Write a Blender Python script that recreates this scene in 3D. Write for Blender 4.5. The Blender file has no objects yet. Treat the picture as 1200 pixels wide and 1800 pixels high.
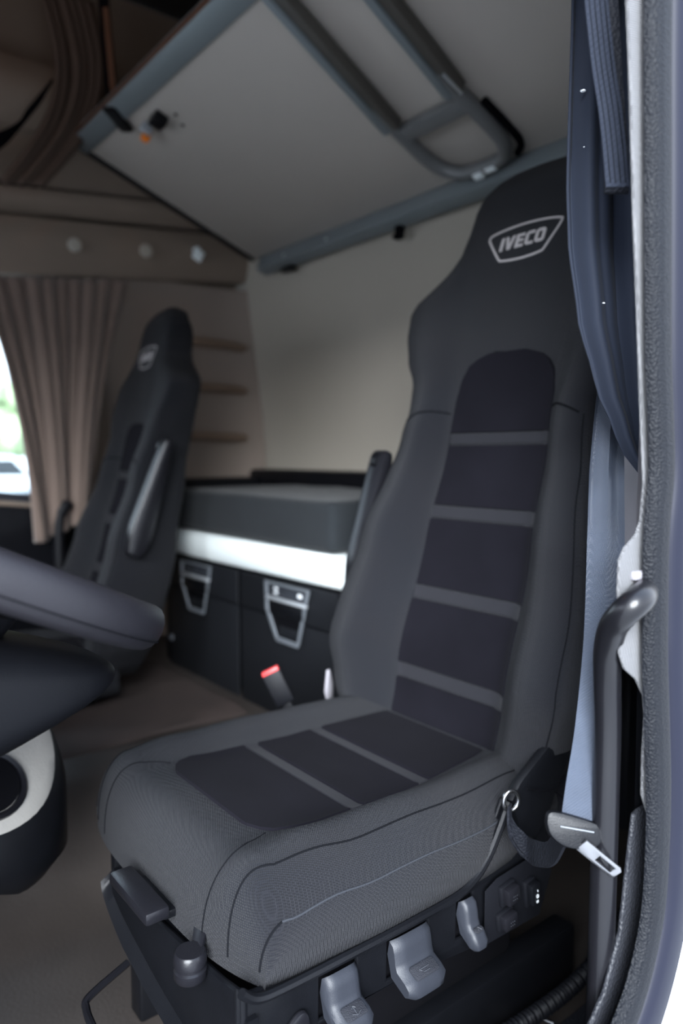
import bpy, bmesh, math, random
from mathutils import Vector, Matrix, noise
random.seed(7)
C = bpy.context.scene.collection
PI = math.pi

# ---------------------------------------------------------------- camera, sky, exposure
cam_data = bpy.data.cameras.new('camera')
cam_data.sensor_fit = 'VERTICAL'; cam_data.sensor_height = 36.0
cam_data.lens = 26.0
cam_data.clip_start = 0.02; cam_data.clip_end = 500
cam_data.dof.use_dof = True
cam_data.dof.focus_distance = 0.96
cam_data.dof.aperture_fstop = 2.0
cam = bpy.data.objects.new('camera', cam_data); C.objects.link(cam)
YAW, PITCH = math.radians(38.3), math.radians(4.4)
cam.location = (0, 0, 0.97)
fw = Vector((math.cos(YAW) * math.cos(PITCH), -math.sin(YAW) * math.cos(PITCH), -math.sin(PITCH)))
cam.rotation_euler = fw.to_track_quat('-Z', 'Y').to_euler()
sc = bpy.context.scene
sc.camera = cam

world = bpy.data.worlds.new('overcast_sky'); sc.world = world; world.use_nodes = True
wn = world.node_tree.nodes; wl = world.node_tree.links; wn.clear()
wo = wn.new('ShaderNodeOutputWorld'); wb = wn.new('ShaderNodeBackground')
tc = wn.new('ShaderNodeTexCoord'); sep = wn.new('ShaderNodeSeparateXYZ'); mr = wn.new('ShaderNodeMapRange'); cr = wn.new('ShaderNodeValToRGB')
wl.new(tc.outputs['Generated'], sep.inputs[0]); wl.new(sep.outputs['Z'], mr.inputs['Value'])
mr.inputs['From Min'].default_value = -0.1; mr.inputs['From Max'].default_value = 1.0
wl.new(mr.outputs[0], cr.inputs[0])
cr.color_ramp.elements[0].color = (0.84, 0.90, 1.0, 1); cr.color_ramp.elements[1].color = (0.60, 0.74, 1.0, 1)
wl.new(cr.outputs[0], wb.inputs['Color']); wb.inputs['Strength'].default_value = 1.7
wl.new(wb.outputs[0], wo.inputs[0])
sun_data = bpy.data.lights.new('hazy_sun', 'SUN'); sun_data.energy = 7.0; sun_data.angle = math.radians(40); sun_data.color = (0.90, 0.95, 1.0)
sun = bpy.data.objects.new('hazy_sun', sun_data); C.objects.link(sun)
sun.rotation_euler = Vector((0.66, -0.62, -0.40)).to_track_quat('-Z', 'Y').to_euler()
vs = sc.view_settings
vs.view_transform = 'Standard'; vs.look = 'None'; vs.gamma = 1.0; vs.use_curve_mapping = False
vs.exposure = 1.25
sc.cycles.max_bounces = 8; sc.cycles.diffuse_bounces = 5
sc.cycles.sample_clamp_indirect = 6.0

# ---------------------------------------------------------------- materials
def srgb(r, g, b):
    def f(c):
        c /= 255.0
        return c / 12.92 if c <= 0.04045 else ((c + 0.055) / 1.055) ** 2.4
    return (f(r), f(g), f(b), 1)

def mat(name, col, rough=0.6, metal=0.0, var=0.12, vscale=6.0, bump=0.0, bscale=200.0, kind='noise',
        spec=0.5, sheen=0.0, coat=0.0, emit=None, trans=0.0):
    m = bpy.data.materials.new(name); m.use_nodes = True
    n = m.node_tree.nodes; l = m.node_tree.links
    b = n['Principled BSDF']
    b.inputs['Roughness'].default_value = rough; b.inputs['Metallic'].default_value = metal
    b.inputs['Specular IOR Level'].default_value = spec
    b.inputs['Sheen Weight'].default_value = sheen
    b.inputs['Coat Weight'].default_value = coat
    if trans: b.inputs['Transmission Weight'].default_value = trans
    t = n.new('ShaderNodeTexCoord')
    nz = n.new('ShaderNodeTexNoise'); nz.inputs['Scale'].default_value = vscale; nz.inputs['Detail'].default_value = 6
    l.new(t.outputs['Object'], nz.inputs['Vector'])
    mx = n.new('ShaderNodeMix'); mx.data_type = 'RGBA'
    c = col
    mx.inputs[6].default_value = (c[0] * (1 - var), c[1] * (1 - var), c[2] * (1 - var), 1)
    mx.inputs[7].default_value = (min(1, c[0] * (1 + var)), min(1, c[1] * (1 + var)), min(1, c[2] * (1 + var)), 1)
    l.new(nz.outputs['Fac'], mx.inputs[0]); l.new(mx.outputs[2], b.inputs['Base Color'])
    if emit: b.inputs['Emission Color'].default_value = emit; b.inputs['Emission Strength'].default_value = 1.0
    if bump:
        bp = n.new('ShaderNodeBump'); bp.inputs['Strength'].default_value = bump; bp.inputs['Distance'].default_value = 0.0012
        if kind == 'noise':
            k = n.new('ShaderNodeTexNoise'); k.inputs['Scale'].default_value = bscale; k.inputs['Detail'].default_value = 3
            l.new(t.outputs['Object'], k.inputs['Vector']); h = k.outputs['Fac']
        elif kind == 'pebble':
            k = n.new('ShaderNodeTexVoronoi'); k.inputs['Scale'].default_value = bscale
            l.new(t.outputs['Object'], k.inputs['Vector']); h = k.outputs['Distance']
        else:   # weave: three crossing fine waves
            mp = n.new('ShaderNodeMapping'); l.new(t.outputs['Object'], mp.inputs[0])
            mp.inputs['Rotation'].default_value = (0.2, 0.1, 0.5)
            a = n.new('ShaderNodeTexWave'); a.bands_direction = 'X'; a.inputs['Scale'].default_value = bscale
            d = n.new('ShaderNodeTexWave'); d.bands_direction = 'Y'; d.inputs['Scale'].default_value = bscale
            e = n.new('ShaderNodeTexWave'); e.bands_direction = 'Z'; e.inputs['Scale'].default_value = bscale
            for w in (a, d, e): l.new(mp.outputs[0], w.inputs['Vector'])
            m1 = n.new('ShaderNodeMath'); m1.operation = 'ADD'; m2 = n.new('ShaderNodeMath'); m2.operation = 'ADD'
            l.new(a.outputs['Fac'], m1.inputs[0]); l.new(d.outputs['Fac'], m1.inputs[1])
            l.new(m1.outputs[0], m2.inputs[0]); l.new(e.outputs['Fac'], m2.inputs[1]); h = m2.outputs[0]
        l.new(h, bp.inputs['Height']); l.new(bp.outputs[0], b.inputs['Normal'])
    return m

M = {}
M['fabric'] = mat('seat_fabric', (0.0105, 0.0125, 0.0175, 1), 0.60, var=0.22, vscale=7, bump=0.9, bscale=130, kind='weave', sheen=0.04, spec=0.14)
M['fabric_side'] = mat('seat_side_fabric', (0.015, 0.016, 0.019, 1), 0.85, var=0.15, vscale=9, bump=0.9, bscale=110, kind='weave', sheen=0.04, spec=0.14)
M['velvet'] = mat('seat_velvet', (0.0055, 0.0052, 0.0075, 1), 0.95, var=0.35, vscale=9, bump=0.3, bscale=300, sheen=0.008, spec=0.05)
M['strip'] = mat('seat_strip', (0.0125, 0.0125, 0.0155, 1), 0.85, var=0.1, vscale=12, bump=0.3, bscale=300, sheen=0.03, spec=0.15)
for _n in M['fabric'].node_tree.nodes:
    if _n.type == 'MIX': _n.inputs[7].default_value = (0.0125, 0.0120, 0.0145, 1)      # brownish soiling in soft patches
M['seam'] = mat('dark_seam', (0.0045, 0.0048, 0.006, 1), 0.95, spec=0.05)
M['thread'] = mat('pale_thread', (0.026, 0.028, 0.033, 1), 0.9, spec=0.1, bump=0.6, bscale=500)  # paler than the fabric, for the cushion ridge seam
M['logo'] = mat('silver_print', (0.34, 0.32, 0.32, 1), 0.5, var=0.05)
M['plastic'] = mat('black_plastic', (0.0035, 0.0038, 0.005, 1), 0.36, spec=0.26, var=0.2, vscale=30, bump=0.35, bscale=900)
M['plastic_soft'] = mat('soft_black_plastic', (0.004, 0.0043, 0.006, 1), 0.5, spec=0.2, var=0.2, vscale=20, bump=0.3, bscale=700)
M['gloss'] = mat('worn_gloss_plastic', (0.007, 0.007, 0.009, 1), 0.3, spec=0.3, var=0.2, vscale=15, bump=0.15, bscale=400)
M['leather'] = mat('wheel_leather', (0.012, 0.0115, 0.0145, 1), 0.42, spec=0.3, var=0.25, vscale=14, bump=0.5, bscale=600)
M['lever'] = mat('lever_plastic', (0.019, 0.021, 0.027, 1), 0.42, spec=0.25, var=0.1, vscale=20, bump=0.2, bscale=900)
M['lever_pad'] = mat('lever_ribbed_pad', (0.019, 0.020, 0.025, 1), 0.6, spec=0.2, var=0.1, vscale=20, bump=0.6, bscale=900, kind='pebble')
M['column'] = mat('column_plastic', (0.003, 0.0033, 0.0045, 1), 0.5, spec=0.12, bump=0.2, bscale=600)
M['panel_brown'] = mat('brown_grey_side_panel', (0.22, 0.175, 0.145, 1), 0.8, var=0.06, vscale=4, bump=0.2, bscale=400)
M['dark'] = mat('near_black', (0.003, 0.003, 0.004, 1), 0.8, spec=0.05)
M['metal'] = mat('chrome_metal', (0.42, 0.42, 0.43, 1), 0.25, metal=1.0, var=0.05)
M['blackmetal'] = mat('black_painted_metal', (0.005, 0.005, 0.0065, 1), 0.33, spec=0.3, var=0.1, vscale=10, bump=0.08, bscale=500, coat=0.2)
M['alu'] = mat('blue_grey_aluminium', (0.20, 0.225, 0.235, 1), 0.5, metal=0.2, var=0.08, vscale=8)
M['alu_dark'] = mat('grey_ladder_paint', (0.17, 0.172, 0.172, 1), 0.45, metal=0.2, var=0.08, vscale=8)
M['olive'] = mat('dark_olive_channel', (0.075, 0.068, 0.058, 1), 0.55)
M['panel'] = mat('bunk_underside_felt', (0.43, 0.39, 0.345, 1), 0.9, var=0.06, vscale=3, bump=0.3, bscale=500)
M['wall'] = mat('cream_wall_lining', (0.38, 0.345, 0.29, 1), 0.85, var=0.05, vscale=3, bump=0.25, bscale=400)
M['trim_beige'] = mat('brown_beige_trim', (0.19, 0.145, 0.11, 1), 0.75, var=0.08, vscale=4, bump=0.2, bscale=400)
M['trim_pale'] = mat('pale_grey_pillar_trim', (0.22, 0.21, 0.23, 1), 0.6, var=0.06, vscale=6, bump=0.2, bscale=600)
M['shelf'] = mat('brown_shelf_edge', (0.19, 0.13, 0.09, 1), 0.7, var=0.1)
M['roof'] = mat('shade_dark_roof_lining', (0.014, 0.012, 0.011, 1), 0.9, var=0.15)  # near-black colour carries the shadow of the upper cab
M['white'] = mat('pale_mint_white_plastic', (0.88, 0.94, 0.93, 1), 0.35, var=0.02)
M['mattress'] = mat('mattress_cloth', (0.014, 0.0165, 0.019, 1), 0.9, spec=0.2, var=0.2, vscale=8, bump=0.6, bscale=350, sheen=0.06)
M['cabinet'] = mat('charcoal_cabinet', (0.0075, 0.0082, 0.010, 1), 0.5, spec=0.22, var=0.12, vscale=9, bump=0.2, bscale=700)
M['latch'] = mat('silver_grey_plastic', (0.16, 0.175, 0.195, 1), 0.4, metal=0.3, var=0.05)
M['bright'] = mat('satin_silver', (0.62, 0.65, 0.68, 1), 0.3, metal=0.6, var=0.05)
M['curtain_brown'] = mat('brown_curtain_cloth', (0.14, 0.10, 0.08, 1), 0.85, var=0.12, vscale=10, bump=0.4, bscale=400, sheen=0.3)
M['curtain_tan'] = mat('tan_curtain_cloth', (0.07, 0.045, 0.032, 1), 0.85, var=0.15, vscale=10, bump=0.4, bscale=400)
M['curtain_navy'] = mat('navy_curtain_cloth', (0.0135, 0.0175, 0.029, 1), 0.75, var=0.12, vscale=10, bump=0.15, bscale=900, sheen=0.03, spec=0.2)
M['webbing'] = mat('navy_webbing', (0.035, 0.042, 0.062, 1), 0.75, var=0.12, vscale=30, bump=1.0, bscale=210, kind='weave', spec=0.15)
M['belt'] = mat('grey_seat_belt', (0.046, 0.056, 0.078, 1), 0.4, var=0.3, vscale=22, bump=0.5, bscale=260, kind='weave')
M['black_web'] = mat('black_webbing', (0.008, 0.009, 0.013, 1), 0.7, var=0.3, vscale=40, bump=1.0, bscale=260, kind='pebble', spec=0.2)
M['rubber'] = mat('pebbled_rubber', (0.004, 0.0048, 0.007, 1), 0.55, spec=0.18, var=0.12, vscale=40, bump=1.0, bscale=380, kind='pebble')
M['rubber_smooth'] = mat('smooth_rubber', (0.014, 0.015, 0.020, 1), 0.5, bump=0.2, bscale=500)
M['paint'] = mat('slate_body_paint', (0.007, 0.008, 0.016, 1), 0.5, spec=0.18, var=0.04, vscale=3)
M['body_white'] = mat('white_body_paint', (0.6, 0.62, 0.65, 1), 0.35, var=0.03)
M['textile'] = mat('woven_cream_textile', (0.17, 0.17, 0.175, 1), 0.9, var=0.06, vscale=30, bump=1.0, bscale=150, kind='weave')
M['floor'] = mat('rubber_floor_mat', (0.038, 0.032, 0.029, 1), 0.5, spec=0.2, var=0.55, vscale=4, bump=0.6, bscale=120)
M['tunnel'] = mat('brown_floor_carpet', (0.030, 0.020, 0.017, 1), 0.8, var=0.5, vscale=7, bump=0.8, bscale=150)
M['mat_black'] = mat('black_textured_mat', (0.011, 0.012, 0.016, 1), 0.6, var=0.3, vscale=20, bump=1.0, bscale=260, kind='pebble')
M['red'] = mat('red_button', (0.62, 0.045, 0.045, 1), 0.4, var=0.05)
M['orange'] = mat('orange_button', (0.85, 0.22, 0.02, 1), 0.4, var=0.05)
M['orange_strap_reflection'] = mat('orange_webbing_and_reflection', (0.09, 0.035, 0.015, 1), 0.7, bump=0.6, bscale=300)  # strap webbing, also the reflection coloured onto the bunk edge
M['console'] = mat('pale_console_plastic', (0.30, 0.285, 0.26, 1), 0.6, var=0.15, vscale=25, bump=0.5, bscale=300)
M['icon'] = mat('white_icon_print', (0.75, 0.78, 0.80, 1), 0.5, var=0.02)
M['engrave'] = mat('engraved_line', (0.035, 0.038, 0.046, 1), 0.6)
M['display'] = mat('dark_display', (0.03, 0.033, 0.04, 1), 0.25)
M['ground'] = mat('pale_concrete_yard', (0.42, 0.42, 0.42, 1), 0.9, var=0.1, vscale=0.3)
M['leaf'] = mat('tree_foliage', (0.28, 0.36, 0.20, 1), 0.8, var=0.5, vscale=1.0)
M['bark'] = mat('tree_bark', (0.10, 0.07, 0.05, 1), 0.9)
M['car_silver'] = mat('silver_car_paint', (0.45, 0.48, 0.52, 1), 0.3, metal=0.3)
M['car_glass'] = mat('dark_car_glass', (0.02, 0.025, 0.03, 1), 0.1)

def glass_mat():
    m = bpy.data.materials.new('window_glass'); m.use_nodes = True
    n = m.node_tree.nodes; l = m.node_tree.links; n.clear()
    o = n.new('ShaderNodeOutputMaterial'); mx = n.new('ShaderNodeMixShader'); t = n.new('ShaderNodeBsdfTransparent')
    g = n.new('ShaderNodeBsdfGlossy'); fr = n.new('ShaderNodeFresnel'); fr.inputs[0].default_value = 1.35
    t.inputs[0].default_value = (0.9, 0.95, 0.95, 1); g.inputs['Roughness'].default_value = 0.02
    l.new(fr.outputs[0], mx.inputs[0]); l.new(t.outputs[0], mx.inputs[1]); l.new(g.outputs[0], mx.inputs[2]); l.new(mx.outputs[0], o.inputs[0])
    return m
M['glass'] = glass_mat()

# ---------------------------------------------------------------- builders
class MB:
    """collects shapes (world coordinates) in one bmesh"""
    def __init__(s): s.bm = bmesh.new()
    def merge(s, other):
        me = bpy.data.meshes.new('t'); other.to_mesh(me); s.bm.from_mesh(me); bpy.data.meshes.remove(me); other.free(); return s
    def box(s, c, size, bevel=0.0, rot=None, seg=2):
        b = bmesh.new(); bmesh.ops.create_cube(b, size=1.0)
        for v in b.verts: v.co = Vector((v.co.x * size[0], v.co.y * size[1], v.co.z * size[2]))
        if bevel: bmesh.ops.bevel(b, geom=b.edges[:], offset=bevel, segments=seg, profile=0.5, affect='EDGES')
        if rot is not None:
            bmesh.ops.transform(b, matrix=rot.to_4x4(), verts=b.verts)
        bmesh.ops.translate(b, vec=Vector(c), verts=b.verts)
        return s.merge(b)
    def grid(s, pts, closed_u=False, closed_v=False, caps=False):
        """pts[i][j] -> quads"""
        bm = s.bm; V = [[bm.verts.new(p) for p in row] for row in pts]
        n, m = len(V), len(V[0])
        for i in range(n if closed_u else n - 1):
            for j in range(m if closed_v else m - 1):
                a, b, c, d = V[i][j], V[(i + 1) % n][j], V[(i + 1) % n][(j + 1) % m], V[i][(j + 1) % m]
                try: bm.faces.new((a, b, c, d))
                except ValueError: pass
        if caps:
            for row in (V[0], V[-1]):
                try: bm.faces.new(row)
                except ValueError: pass
        return s
    def tube(s, pts, r, n=10, caps=True, closed=False, squash=None):
        """round tube along points; r is one number or a list"""
        P = [Vector(p) for p in pts]; k = len(P); rows = []; up = None
        for i, p in enumerate(P):
            if closed: t = (P[(i + 1) % k] - P[i - 1])
            else: t = (P[min(i + 1, k - 1)] - P[max(i - 1, 0)])
            t.normalize()
            if up is None:
                up = Vector((0, 0, 1)) if abs(t.z) < 0.9 else Vector((1, 0, 0))
            sd = t.cross(up).normalized(); up = sd.cross(t).normalized()
            rr = r[i] if isinstance(r, (list, tuple)) else r
            q = squash or (1, 1)
            rows.append([p + sd * (rr * q[0] * math.cos(2 * PI * a / n)) + up * (rr * q[1] * math.sin(2 * PI * a / n)) for a in range(n)])
        return s.grid(rows, closed_u=closed, closed_v=True, caps=caps and not closed)
    def lathe(s, prof, o, axis=(0, 0, 1), n=24):
        """prof: list of (radius, height) along axis"""
        ax = Vector(axis).normalized(); u = ax.orthogonal().normalized(); w = ax.cross(u)
        rows = [[Vector(o) + ax * h + (u * math.cos(2 * PI * a / n) + w * math.sin(2 * PI * a / n)) * max(r, 1e-4) for a in range(n)] for r, h in prof]
        return s.grid(rows, closed_v=True, caps=True)
    def plate(s, outline, origin, U, W, depth, bevel=0.0, holes=()):
        """2-D outline (list of (a,b)) in frame origin + a*U + b*W, thickness depth along U x W (centred on the far side: from 0 to depth)"""
        cu = bpy.data.curves.new('t', 'CURVE'); cu.dimensions = '2D'; cu.fill_mode = 'BOTH'
        cu.extrude = max(depth / 2 - bevel, 1e-5); cu.bevel_depth = bevel; cu.bevel_resolution = 1; cu.offset = -bevel
        for loop in [outline] + list(holes):
            sp = cu.splines.new('POLY'); sp.points.add(len(loop) - 1); sp.use_cyclic_u = True
            for i, (a, b) in enumerate(loop): sp.points[i].co = (a, b, 0, 1)
        ob = bpy.data.objects.new('t', cu); C.objects.link(ob)
        me = bpy.data.meshes.new_from_object(ob.evaluated_get(bpy.context.evaluated_depsgraph_get()))
        b = bmesh.new(); b.from_mesh(me)
        bpy.data.objects.remove(ob); bpy.data.curves.remove(cu); bpy.data.meshes.remove(me)
        U = Vector(U).normalized(); W = Vector(W).normalized(); N = U.cross(W)
        o = Vector(origin)
        for v in b.verts: v.co = o + U * v.co.x + W * v.co.y + N * (v.co.z + depth / 2)
        bmesh.ops.remove_doubles(b, verts=b.verts, dist=1e-6)
        return s.merge(b)
    def ribbon(s, pts, width_dirs, width, thick):
        """flat band: pts centre line, width_dirs unit vectors (one or list)"""
        P = [Vector(p) for p in pts]; k = len(P); rows = []
        for i, p in enumerate(P):
            t = (P[min(i + 1, k - 1)] - P[max(i - 1, 0)]).normalized()
            w = Vector(width_dirs[i] if isinstance(width_dirs, list) else width_dirs).normalized()
            nn = t.cross(w).normalized()
            ww = width[i] if isinstance(width, list) else width
            row = []
            for a, bb in ((-.5, -.5), (-.25, -.5), (0, -.5), (.25, -.5), (.5, -.5), (.5, .5), (.25, .5), (0, .5), (-.25, .5), (-.5, .5)):
                row.append(p + w * ww * a + nn * thick * bb)
            rows.append(row)
        return s.grid(rows, closed_v=True, caps=True)

ROOT = {}
def empty(name, loc, label, cat, group=None):
    o = bpy.data.objects.new(name, None); C.objects.link(o); o.location = loc; o.empty_display_size = 0.05
    o['label'] = label; o['category'] = cat
    if group: o['group'] = group
    ROOT[o.name] = Vector(loc); return o

def obj(name, mb, m, parent=None, smooth=True, label=None, cat=None, kind=None, group=None, sub=0, angle=40):
    off = ROOT[parent.name] if parent is not None else Vector((0, 0, 0))
    bm = mb.bm
    bmesh.ops.recalc_face_normals(bm, faces=bm.faces)
    if parent is None:
        # origin at the base of the thing
        mn = Vector((min(v.co.x for v in bm.verts), min(v.co.y for v in bm.verts), min(v.co.z for v in bm.verts)))
        mx = Vector((max(v.co.x for v in bm.verts), max(v.co.y for v in bm.verts), max(v.co.z for v in bm.verts)))
        off = Vector(((mn.x + mx.x) / 2, (mn.y + mx.y) / 2, mn.z))
    bmesh.ops.translate(bm, vec=-off, verts=bm.verts)
    me = bpy.data.meshes.new(name); bm.to_mesh(me); bm.free()
    me.materials.append(m)
    if smooth:
        me.polygons.foreach_set('use_smooth', [True] * len(me.polygons))
        try: me.set_sharp_from_angle(angle=math.radians(angle))
        except Exception: pass
    o = bpy.data.objects.new(name, me); C.objects.link(o)
    if parent is not None: o.parent = parent; ROOT[o.name] = off
    else: o.location = off; ROOT[o.name] = off
    if sub:
        md = o.modifiers.new('sub', 'SUBSURF'); md.levels = sub; md.render_levels = sub
    if label: o['label'] = label
    if cat: o['category'] = cat
    if kind: o['kind'] = kind
    if group: o['group'] = group
    return o

def interp(tab, x):
    if x <= tab[0][0]: return tab[0][1]
    for (a, b), (c, d) in zip(tab, tab[1:]):
        if x <= c:
            t = (x - a) / (c - a); t = t * t * (3 - 2 * t) * 0.5 + t * 0.5
            return b + (d - b) * t
    return tab[-1][1]

def catmull(P, k=8):
    P = [Vector(p) for p in P]; out = []
    for i in range(len(P) - 1):
        a, b, c, d = P[max(i - 1, 0)], P[i], P[i + 1], P[min(i + 2, len(P) - 1)]
        for j in range(k):
            t = j / k
            out.append(0.5 * ((2 * b) + (-a + c) * t + (2 * a - 5 * b + 4 * c - d) * t * t + (-a + 3 * b - 3 * c + d) * t ** 3))
    out.append(P[-1]); return out

def rrect(w, h, r, cx=0, cy=0, n=5):
    out = []
    for qx, qy, a0 in ((1, 1, 0), (-1, 1, 90), (-1, -1, 180), (1, -1, 270)):
        for i in range(n + 1):
            a = math.radians(a0 + 90 * i / n)
            out.append((cx + qx * (w / 2 - r) + r * math.cos(a), cy + qy * (h / 2 - r) + r * math.sin(a)))
    return out

def struct(name, mb, m, **k):
    return obj(name, mb, m, kind='structure', **k)

# ================================================================ THE CAB SHELL
RX = 2.90        # passenger side wall
BY = -1.80       # rear wall
# floor: driver's side low, tunnel in the middle and on the passenger side
mb = MB(); pr = [(0.46, 0.0), (1.42, 0.0), (1.50, 0.012), (1.56, 0.06), (1.62, 0.15), (1.70, 0.205), (1.80, 0.21), (RX, 0.21)]
rows = [[(x, y, z) for x, z in pr] for y in [1.0 - 0.1 * i for i in range(29)]]
mb.grid(rows); rows2 = [[(x, y, z - 0.05) for x, z in pr] for y in (1.0, -1.8)]; mb.grid(rows2)
floor = struct('floor', mb, M['floor'])
mb = MB(); rows = [[(x, y, z + 0.012 + (0.004 * math.sin(x * 23 + y * 11))) for x, z in [(1.84, 0.20), (1.85, 0.208), (1.95, 0.21), (2.05, 0.21), (2.2, 0.21), (2.35, 0.21), (2.5, 0.21)]] for y in [0.9 - 0.1 * i for i in range(21)]]
mb.grid(rows); rows = [[(x, y, z) for x, z in [(1.84, 0.205), (2.5, 0.212)]] for y in (0.9, -1.1)]; mb.grid(rows)
obj('carpet', mb, M['tunnel'], floor)

# rear wall with soft bulge
mb = MB(); rows = []
for i in range(25):
    z = 0.0 + 2.75 * i / 24; row = []
    for j in range(31):
        x = 0.40 + (RX + 0.02 - 0.40) * j / 30
        row.append((x, BY + 0.10 * max(0, (z - 0.95) / 0.8) - (0.0 if z < 1.75 else 0), z))
    rows.append(row)
mb.grid(rows); mb.box((1.65, BY - 0.06, 1.40), (2.60, 0.04, 2.82))
wall_back = struct('wall_back', mb, M['wall'])
# passenger side wall, with a window opening in front (y > -0.85, z 0.80..1.60)
mb = MB()
mb.plate([(-1.0, 0.0), (1.86, 0.0), (1.86, 2.80), (-1.0, 2.80)], (RX, 0, 0), (0, -1, 0), (0, 0, 1), -0.05,
         holes=[[(-0.75, 0.98), (0.88, 0.78), (0.93, 0.85), (0.93, 1.52), (0.85, 1.60), (-0.6, 1.60)]])
wall_right = struct('wall_right', mb, M['trim_beige'])
# driver side wall: body behind the door opening, unseen roof rail above it set low to dim the headrest, front pillar
mb = MB()
mb.plate([(-1.0, 0.0), (-0.62, 0.0), (-0.40, 1.58), (0.73, 1.58), (0.79, 1.0), (0.80, 0.45), (0.72, 0.33), (0.50, 0.22), (0.30, 0.15), (-0.40, 0.15), (-0.5, 0.0), (1.86, 0.0), (1.86, 2.80), (-1.0, 2.80)], (0.435, 0, 0), (0, -1, 0), (0, 0, 1), -0.03)
wall_left = struct('wall_left', mb, M['plastic_soft'])
mb = MB(); mb.box((1.65, -0.4, 2.78), (2.6, 2.9, 0.05), 0.01)
struct('ceiling', mb, M['roof'])
mb = MB(); mb.plate([(0.4, 0.0), (2.95, 0.0), (2.95, 2.78), (0.4, 2.78)], (0, 1.02, 0), (1, 0, 0), (0, 0, 1), -0.05,
         holes=[[(0.55, 0.95), (2.8, 0.95), (2.75, 1.62), (0.62, 1.62)]])
struct('wall_front', mb, M['roof'])  # unseen; windscreen top set low to darken the upper cab
# overhead console above the windscreen
mb = MB(); mb.box((1.65, 0.80, 2.25), (2.4, 0.45, 0.75), 0.05)
struct('trim_7', mb, M['roof'])

# pale panel with pockets on the side wall between curtain and bunk end
mb = MB(); rows = []
ys = [-1.13, -1.20, -1.30, -1.40, -1.50, -1.60, -1.68, -1.74, -1.79]
for z in [0.78 + 0.09 * i for i in range(11)]:
    rows.append([(RX - 0.035 - (0.05 * max(0, (-y - 1.62) / 0.17) ** 2), y + 0.06 * max(0, (z - 0.95) / 0.8), z) for y in ys])
mb.grid(rows)
mb.grid([[(p[0] + 0.03, p[1], p[2]) for p in r] for r in (rows[0], rows[-1])])
side_panel = struct('trim_1', mb, M['panel_brown'])
for zc in (1.44, 1.255, 1.05):
    m2 = MB(); pts = [(RX - 0.06 - 0.03 * math.sin(PI * i / 8), -1.36 - 0.33 * i / 8, zc - 0.005 * i / 8) for i in range(9)]
    m2.tube(pts, 0.018, 8, squash=(1.6, 1.0)); obj('shelf_ledge', m2, M['shelf'], side_panel)

# overhead side trim: stepped beige locker over the passenger window, rising towards the rear
def side_trim(name, y0, y1, z0a, z0b, z1a, z1b, x0, x1, m, bulge=0.03):
    mb = MB(); rows = []
    for i in range(13):
        t = i / 12; y = y0 + (y1 - y0) * t; za = z0a + (z0b - z0a) * t; zb = z1a + (z1b - z1a) * t
        row = [(RX - 0.01, y, za)]
        for j in range(9):
            s = j / 8; row.append((x0 + (x1 - x0) * s - bulge * math.sin(PI * s), y, za + (zb - za) * s))
        row.append((RX - 0.01, y, zb)); rows.append(row)
    mb.grid(rows, closed_v=True, caps=True)
    return struct(name, mb, m)
side_trim('trim_2', -0.10, -1.70, 1.545, 1.715, 1.745, 1.895, 2.83, 2.80, M['trim_beige'])
side_trim('trim_3', -0.10, -1.60, 1.765, 1.905, 1.83, 1.985, 2.81, 2.77, M['trim_beige'], 0.015)
side_trim('trim_4', -0.10, -1.55, 1.85, 2.00, 2.06, 2.14, 2.80, 2.74, M['trim_beige'], 0.02)
side_trim('trim_5', 0.60, -0.93, 2.08, 2.08, 2.30, 2.30, 2.72, 2.70, M['trim_beige'], 0.05)
# dark ledge around the mattress
mb = MB(); mb.box((1.65, -1.765, 0.865), (2.45, 0.08, 0.09), 0.02); mb.box((2.82, -1.48, 0.83), (0.12, 0.66, 0.09), 0.02)
struct('trim_6', mb, M['plastic_soft'])

# passenger window
mb = MB()
wf = [(-0.75, 0.98), (0.88, 0.78), (0.93, 0.85), (0.93, 1.52), (0.85, 1.60), (-0.6, 1.60)]
inner = [(-0.71, 1.01), (0.865, 0.815), (0.90, 0.86), (0.90, 1.50), (0.83, 1.57), (-0.57, 1.57)]
mb.plate(wf, (RX + 0.02, 0, 0), (0, -1, 0), (0, 0, 1), -0.04, 0.003, holes=[inner])
win = struct('window_1', mb, M['rubber_smooth'])
mb = MB(); mb.plate(inner, (RX + 0.036, 0, 0), (0, -1, 0), (0, 0, 1), -0.004)
obj('pane', mb, M['glass'], win)
# dark door card and sill under the passenger window
mb = MB(); mb.plate([(-0.9, 0.25), (0.95, 0.25), (0.99, 0.74), (0.90, 0.765), (-0.85, 0.96)], (RX - 0.035, 0, 0), (0, -1, 0), (0, 0, 1), -0.06, 0.012)
struct('door_2', mb, M['plastic_soft'])

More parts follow.
